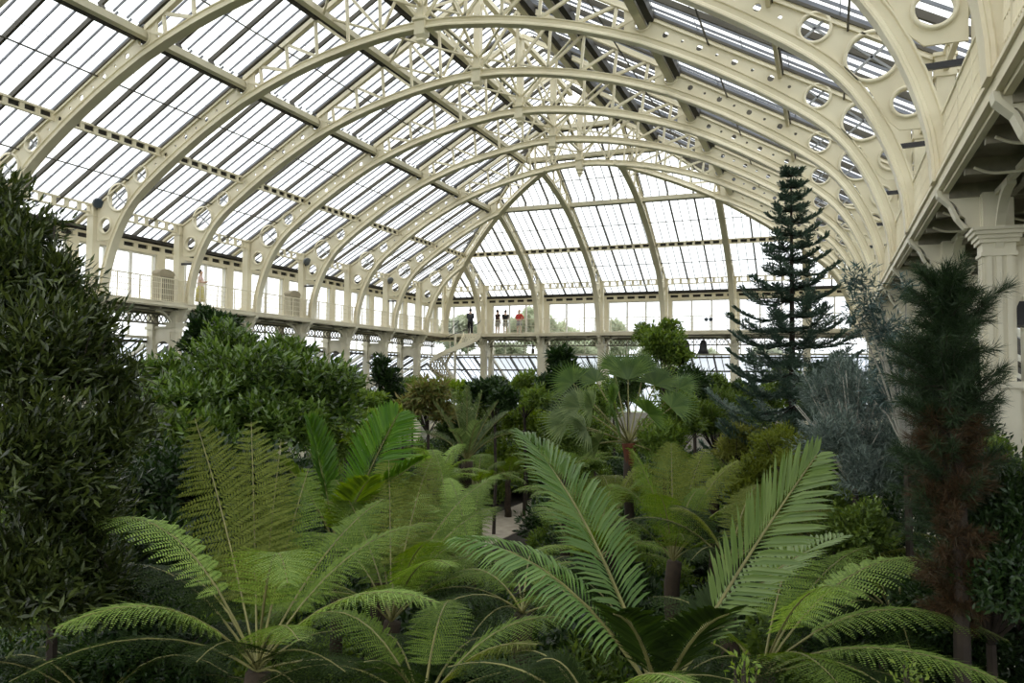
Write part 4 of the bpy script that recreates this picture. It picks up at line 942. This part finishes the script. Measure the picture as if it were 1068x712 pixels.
r_ = thing('gate_rail', (-26.3, 53.1, G), 'short dark rail beside the head of the spiral stair', 'rail'); b.tube([(-26.85, 53.13, G + 1.02), (-25.7, 53.1, G + 1.02), (-25.9, 52.9, G + .8), (-26.3, 52.6, G + .2)], .03, 6); b.build('rail', M['black'], r_)

import bmesh
def skin_mesh(name, V, E_, m, parent, sub=1):
    bm = bmesh.new(); ly = bm.verts.layers.skin.verify()
    vs_ = []
    for i, (co_, rad) in enumerate(V):
        v = bm.verts.new(co_); q_ = 1.2 if (rad if not isinstance(rad, tuple) else rad[0]) > .015 else 1.05; v[ly].radius = (rad * q_, rad * q_) if not isinstance(rad, tuple) else (rad[0] * q_, rad[1] * q_); v[ly].use_root = (i == 0); vs_.append(v)
    for a, b_ in E_: bm.edges.new((vs_[a], vs_[b_]))
    me = bpy.data.meshes.new(name); bm.to_mesh(me); bm.free(); me.materials.append(m); o = bpy.data.objects.new(name, me); C.objects.link(o); o.parent = parent
    s_ = o.modifiers.new('Skin', 'SKIN'); s_.use_smooth_shade = True; u = o.modifiers.new('Subdivision', 'SUBSURF'); u.levels = sub; u.render_levels = sub
    return o
SK = mat('skin', (.62, .42, .31), .5, .04, 8.)
def cloth(c): return mat('cloth', c, .85, .08, 20.)
def person(loc, rz, h, label, top, low, hair, arms, skirt=None, shorts=False, shoes=(.6, .6, .58), pony=False, sleeves='short', bag=None, lean=0.):
    root = thing('person', loc, label, 'person'); root.rotation_euler = (0, 0, rz); root.scale = (h / 1.75,) * 3
    V = [((0, 0, .96), (.14, .105)), ((0, .005, 1.12), (.125, .095)), ((0, .01, 1.30), (.15, .105)), ((0, 0, 1.42), (.10, .08)), ((0, .005, 1.50), .052), ((0, .015, 1.56), .06), ((0, .02, 1.63), (.084, .095)), ((0, .01, 1.70), (.074, .082)), ((0, .105, 1.625), .012)]
    E_ = [(0, 1), (1, 2), (2, 3), (3, 4), (4, 5), (5, 6), (6, 7), (6, 8)]
    def add(prev, pts):
        for co_, rad in pts:
            V.append((co_, rad)); E_.append((prev, len(V) - 1)); prev = len(V) - 1
        return prev
    add(6, [((.088, .005, 1.63), .014)]); add(6, [((-.088, .005, 1.63), .014)])
    legs = []
    for sg in (-1, 1):
        st = .03 if sg > 0 else -.03
        add(0, [((sg * .09, 0, .88), .088), ((sg * .10, .01 + st, .50), .058), ((sg * .105, -.02 + st, .10), .038), ((sg * .11, .03 + st, .045), .04), ((sg * .12, .13 + st, .03), .032)])
        sh = Vector((sg * .185, 0, 1.40)); el, wr = arms[0 if sg < 0 else 1]
        el = Vector((sg * el[0], el[1], el[2])); wr = Vector((sg * wr[0], wr[1], wr[2]))
        k = add(3, [(tuple(sh), .052), (tuple(el), .037), (tuple(wr), .026)])
        d = (wr - el).normalized(); sd = d.cross(Vector((0, 0, 1))); sd = sd.normalized() if sd.length > .05 else Vector((0, 1, 0)); pm = wr + d * .06
        k2 = add(k, [(tuple(pm), .03)])
        for f in range(4):
            o_ = sd * (.027 - .018 * f); L = (.070, .080, .076, .06)[f]
            add(k2, [(tuple(pm + o_ + d * .03), .0095), (tuple(pm + o_ + d * (.03 + L * .55) + Vector((0, 0, -.006))), .0085), (tuple(pm + o_ * 1.05 + d * (.03 + L) + Vector((0, 0, -.02))), .007)])
        add(k, [(tuple(wr + d * .03 + sd * .035), .011), (tuple(wr + d * .065 + sd * .06), .009)])
    skin_mesh('body', V, E_, SK, root)
    T = [((0, 0, .84), (.165, .13)), ((0, 0, .96), (.165, .13)), ((0, .005, 1.10), (.155, .122)), ((0, .01, 1.30), (.168, .122)), ((0, 0, 1.41), (.13, .10)), ((0, .003, 1.475), .072)]; TE = [(0, 1), (1, 2), (2, 3), (3, 4), (4, 5)]
    for sg in (-1, 1):
        el, wr = arms[0 if sg < 0 else 1]; el = Vector((sg * el[0], el[1], el[2])); wr = Vector((sg * wr[0], wr[1], wr[2])); sh = Vector((sg * .185, 0, 1.40)); q = len(T)
        T.append((tuple(sh), .066)); TE.append((4, q))
        if sleeves == 'long': T += [(tuple(el), .05), (tuple(wr), .038)]; TE += [(q, q + 1), (q + 1, q + 2)]
        else: T.append((tuple(sh.lerp(el, .6)), .055)); TE.append((q, q + 1))
    skin_mesh('shirt', T, TE, cloth(top), root)
    if skirt:
        b = MB(); loops = []
        for (z, rx, ry) in ((1.04, .15, .115), (.95, .185, .15), (.8, .21, .18), (skirt, .24, .22)): loops.append([(rx * math.cos(2 * PI * k / 20) * (1 + .04 * math.sin(k * 2.5) * (z < .9)), ry * math.sin(2 * PI * k / 20) * (1 + .04 * math.sin(k * 2.5) * (z < .9)), z) for k in range(20)])
        o = b.quadstrip(loops).build('skirt', cloth(low), None, True); o.parent = root
    else:
        zb = .52 if shorts else .12; W = [((0, 0, .93), (.14, .11)), ((0, 0, 1.07), (.135, .105))]; WE = [(0, 1)]
        for sg in (-1, 1):
            st = .03 if sg > 0 else -.03
            q = len(W); W += [((sg * .092, 0, .84), .10), ((sg * .10, .01 + st, .54), .08 if not shorts else .095)]; WE += [(0, q), (q, q + 1)]
            if not shorts: W.append(((sg * .105, -.02 + st, zb), .058)); WE.append((q + 1, q + 2))
        skin_mesh('shorts' if shorts else 'trousers', W, WE, cloth(low), root)
    for sg in (-1, 1):
        st = .03 if sg > 0 else -.03
        skin_mesh('shoe', [((sg * .105, -.03 + st, .05), .048), ((sg * .112, .06 + st, .04), .045), ((sg * .12, .15 + st, .032), .036)], [(0, 1), (1, 2)], cloth(shoes), root)
    b = MB(); hm = cloth(hair); loops = []
    for i in range(7):
        a = -.55 + (PI / 2 + .53) * i / 6; loops.append([(.094 * math.cos(a) * math.cos(t), -.014 + .108 * math.cos(a) * math.sin(t) * (1 if math.sin(t) < 0 else .72), 1.66 + .105 * math.sin(a) * (1.25 if math.sin(t) < .25 or a > 0 else -.25)) for t in [2 * PI * k / 14 for k in range(14)]])
    b.quadstrip(loops); o = b.build('hair', hm, None, True); o.parent = root
    if pony: o2 = skin_mesh('ponytail', [((0, -.10, 1.66), .03), ((0, -.15, 1.58), .035), ((0, -.15, 1.45), .03), ((0, -.14, 1.34), .012)], [(0, 1), (1, 2), (2, 3)], hm, root)
    for sg in (-1, 1):
        b = MB(); b.lathe(sg * .032, .098, [(.002, 1.632), (.009, 1.636), (.011, 1.642), (.009, 1.648), (.002, 1.652)], 6); o = b.build('eye', M['black'], None); o.parent = root
    b = MB(); b.box(-.024, .024, .096, .106, 1.578, 1.588); o = b.build('mouth', cloth((.45, .18, .15)), None); o.parent = root
    if bag:
        o = skin_mesh('backpack', [((0, -.17, 1.12), (.13, .075)), ((0, -.18, 1.28), (.14, .08)), ((0, -.15, 1.4), (.11, .05))], [(0, 1), (1, 2)], cloth(bag), root)
    return root
ZF = G + .02
DOWN = ((.23, -.02, 1.13), (.24, .06, .88)); FRONT = ((.22, .03, 1.14), (.10, .24, 1.20)); HIP = ((.33, -.08, 1.17), (.17, .05, 1.06)); FOLD = ((.22, .04, 1.14), (.04, .17, 1.18))
person((-27.55, 28.8, ZF), -.9, 1.78, 'woman with a dark ponytail, pale pink top and yellow skirt standing on the left gallery', (.86, .66, .62), (.75, .68, .22), (.02, .014, .012), (FRONT, FRONT), skirt=.28, pony=True)
person((-25.3, 54.2, ZF), .45, 2.0, 'person in dark top and black trousers seen from behind at the head of the stair', (.04, .045, .06), (.01, .01, .012), (.02, .015, .012), (FOLD, FOLD), bag=(.05, .055, .075), shoes=(.02, .02, .02), sleeves='long')
person((-23.0, 54.1, ZF), -.5, 1.86, 'left one of two visitors standing together, dark red black top and grey shorts', (.04, .012, .014), (.30, .28, .26), (.03, .02, .018), (FOLD, DOWN), shorts=True, shoes=(.03, .03, .03))
person((-22.42, 54.25, ZF), .6, 1.84, 'right one of two visitors standing together, black shirt and grey knee length shorts', (.02, .02, .022), (.22, .22, .22), (.03, .02, .018), (FOLD, FOLD), shorts=True, shoes=(.03, .03, .03))
person((-21.3, 54.2, ZF), 2.9, 1.84, 'fair haired visitor in a red top and short grey skirt on the far gallery', (.62, .06, .045), (.20, .21, .24), (.60, .38, .20), (HIP, HIP), skirt=.62, shoes=(.6, .45, .38), sleeves='long')

def cabinet(y, label):
    x = -27.42; root = thing('cabinet', (x, y, ZF), label, 'cabinet', 'cabinets on the left gallery')
    b = MB(); b.box(x - .2, x + .2, y - .42, y + .42, ZF, ZF + 1.25)
    loops = [[(x + sx, y + .46 * math.cos(a), ZF + 1.25 + .26 * math.sin(a)) for a in [PI * k / 10 for k in range(11)]] for sx in (-.22, .22)]; b.quadstrip(loops); b.build('body', mat('cabinet_paint', (.36, .31, .21), .6, .08, 3.), root)
    for z in (.1, .38, .66, .94):
        b = MB(); b.box(x + .2, x + .215, y - .36, y + .36, ZF + z, ZF + z + .23); b.build('panel', mat('cabinet_panel', (.24, .21, .14), .6, .08, 3.), root)
cabinet(Y0 + SP - .95, 'tall buff cabinet with arched top beside the post, nearer the woman with the ponytail')
cabinet(Y0 + 3 * SP - .95, 'tall buff cabinet with arched top farther along the left gallery')
def flood(p, aim, label, grp='floodlights on the left posts'):
    root = thing('floodlight', p, label, 'floodlight', grp); p = Vector(p); a = Vector(aim).normalized()
    b = MB(); s1 = a.cross(Vector((0, 0, 1))).normalized(); s2 = s1.cross(a)
    ring = lambda c, r: [c + s1 * r * math.cos(2 * PI * k / 12) + s2 * r * math.sin(2 * PI * k / 12) for k in range(12)]
    b.quadstrip([ring(p - a * .12, .07), ring(p, .15), ring(p + a * .16, .22), ring(p + a * .19, .22)]); b.build('housing', M['steel'], root, True)
    b = MB(); b.quadstrip([ring(p + a * .19, .19), ring(p + a * .195, .19)]); b.build('lens', M['glass3'], root)
    b = MB(); b.bar(p - a * .05, p + Vector((0, 0, -.3)), .04, .04); b.build('bracket', M['black'], root)
    return root
for n, lb in ((0, 'grey floodlight on top of the left gallery post nearest the front'), (3, 'grey floodlight on the left gallery post above the farther cabinet'), (5, 'grey floodlight on a left gallery post close to the far corner')):
    flood((XC - 14.62, Y0 + n * SP - .1, G + 3.75 if n == 0 else G + 3.3), (.8, -.4, -.35), lb)
for i, x in enumerate((-7.5, -7.2)):
    fl = flood((x, YF - .12, G + .85), (.2, -1, -.5), 'small dark spotlight clamped to the far rail, %s of the pair' % ('left' if i == 0 else 'right'), 'spotlights on the far rail')
    fl.scale = (.6,) * 3
def bell_lamp(u, v, label):
    p = at(u, v, 56.); p.y = YF + 1.0
    root = thing('hanging_lamp', (p.x, p.y, p.z - .7), label, 'lamp', 'bell shaped lamps under the far gallery')
    b = MB(); b.lathe(p.x, p.y, [(.05, p.z + .25), (.12, p.z + .2), (.22, p.z), (.26, p.z - .35), (.40, p.z - .7), (.38, p.z - .7)], 14); b.build('shade', M['black'], root, True)
    b = MB(); b.tube([(p.x, p.y, p.z + .2), (p.x, p.y, G - .2)], .02, 5); b.build('cord', M['black'], root)
bell_lamp(722, 360, 'left dark bell shaped lamp hanging under the far gallery'); bell_lamp(740, 360, 'right dark bell shaped lamp hanging under the far gallery')
# fittings under the right gallery
def pipe(pts, r, m, label, name='pipe', grp=None, cat='pipe', rib=False):
    b = MB()
    P = [Vector(p) for p in pts]; out = []
    for i in range(len(P) - 1):
        for k in range(8):
            t = k / 8; p0 = P[max(i - 1, 0)]; p1 = P[i]; p2 = P[i + 1]; p3 = P[min(i + 2, len(P) - 1)]
            out.append(.5 * ((2 * p1) + (p2 - p0) * t + (2 * p0 - 5 * p1 + 4 * p2 - p3) * t * t + (3 * p1 - p0 - 3 * p2 + p3) * t ** 3))
    out.append(P[-1])
    if rib:
        loops = []; 
        for i in range(len(out) - 1):
            a, c = out[i], out[i + 1]; b.tube([a, a.lerp(c, .5)], r, 10); b.tube([a.lerp(c, .5), c], r * .86, 10)
    else: b.tube(out, r, 8)
    tag(b.build(name, m, None, True), label, cat, grp)
xr = XC + 15.6
pipe([(xr + .2, 9.0, G - .62), (xr - .05, 11.2, G - .55), (xr + .0, 12.6, G - .7), (xr + .1, 13.3, G - .75)], .09, M['steel'], 'upper ribbed silver duct under the right gallery beside the near column', 'duct', None, 'duct', True)
pipe([(xr + .25, 9.0, G - .92), (xr + .0, 11.2, G - .85), (xr + .1, 12.6, G - .98), (xr + .2, 13.3, G - 1.0)], .09, M['steel'], 'lower ribbed silver duct under the right gallery beside the near column', 'duct', None, 'duct', True)
pipe([(xr - .1, 12.0, G - .35), (xr - .35, 12.7, G - .75), (xr - .3, 13.1, G - 1.0), (xr + .1, 13.3, G - 1.05), (xr + .4, 13.2, G - .95)], .03, M['black'], 'black looped cable hanging under the right gallery', 'cable', None, 'cable')
k = 0
for n in range(-3, 2):
    for q in (.3, .62):
        y = Y0 + n * SP + SP * q; k += 1
        pipe([(XC + 14.45, y, G - .22), (XC + 14.7, y + .05, G - .30), (XC + 15.2, y, G - .32), (XC + 15.8, y - .1, G - .5)], .022, M['cream2'], 'thin cream curved rod bracing the underside of the right gallery', 'brace_rod', 'brace rods under the right gallery', 'rod')
def heater(y):
    x = XC + 15.6; root = thing('air_heater', (x, y, G - 2.0), 'dark louvred heater hanging beside the column under the right gallery', 'heater')
    b = MB(); b.quadstrip([[(x - .1, y - .4, z0), (x + .5, y - .4, z0), (x + .5, y + .4, z1), (x - .1, y + .4, z1)] for z0, z1 in ((G - 2.15, G - 2.15), (G - 1.75, G - 1.75))]); b.build('casing', M['black'], root)
    for i in range(4):
        b = MB(); b.bar((x - .14, y - .38, G - 2.1 + i * .1), (x - .14, y + .38, G - 2.1 + i * .1), .03, .05); b.build('louvre', M['steel'], root)
    b = MB(); b.tube([(x + .2, y, G - 1.75), (x + .2, y, G - .28)], .02, 5); b.build('hanger', M['black'], root)
heater(Y0 - SP * 1.55)
# stones edging the path
for i, (x, y) in enumerate(((-13.6, 28.2), (-13.9, 29.4), (-13.7, 30.7), (-10.7, 28.4), (-10.6, 31.2), (-13.5, 26.6))):
    b = MB(); r = .28 + .08 * (i % 3); L_ = []
    for (z, q) in ((0, .9), (.12, 1.0), (.24, .8), (.3, .4)): L_.append([(x + r * q * math.cos(a) * (1 + .15 * math.sin(3 * a + i)), y + r * q * math.sin(a), z) for a in [2 * PI * k / 12 for k in range(12)]])
    tag(b.quadstrip(L_).build('edging_stone', M['stone'], None, True), 'rounded pale stone edging the visible stretch of path', 'stone', 'stones along the path')


# ---------------------------------------------------------------- light: an overcast sky
w = bpy.data.worlds.new('sky'); bpy.context.scene.world = w; w.use_nodes = True; nt = w.node_tree
bg = nt.nodes['Background']; bg.inputs[1].default_value = 1.0
tc = nt.nodes.new('ShaderNodeTexCoord'); n = nt.nodes.new('ShaderNodeTexNoise'); n.inputs['Scale'].default_value = 2.2; n.inputs['Detail'].default_value = 5
nt.links.new(tc.outputs['Generated'], n.inputs['Vector'])
r = nt.nodes.new('ShaderNodeValToRGB'); r.color_ramp.elements[0].position = .3; r.color_ramp.elements[1].position = .7
r.color_ramp.elements[0].color = (1.25, 1.3, 1.38, 1); r.color_ramp.elements[1].color = (2.2, 2.2, 2.16, 1)
nt.links.new(n.outputs['Fac'], r.inputs[0]); nt.links.new(r.outputs[0], bg.inputs[0])

# ---------------------------------------------------------------- camera
cam = bpy.data.cameras.new('camera'); co = bpy.data.objects.new('camera', cam); C.objects.link(co)
cam.sensor_width = 36.; cam.lens = FPX / 1068 * 36.; cam.clip_end = 1500; cam.clip_start = .05
fw = at(534, 356, 1) - Vector((0, 0, CAMZ)); rt = at(534 + FPX, 356, 1) - Vector((0, 0, CAMZ)) - fw; up = rt.cross(fw)
co.matrix_world = Matrix((( rt.x, up.x, -fw.x, 0), (rt.y, up.y, -fw.y, 0), (rt.z, up.z, -fw.z, CAMZ), (0, 0, 0, 1)))
bpy.context.scene.camera = co
vs = bpy.context.scene.view_settings; bpy.context.scene.view_settings.view_transform = 'Standard'; vs.look = 'None'; vs.gamma = 1; vs.use_curve_mapping = False; vs.exposure = 0.45
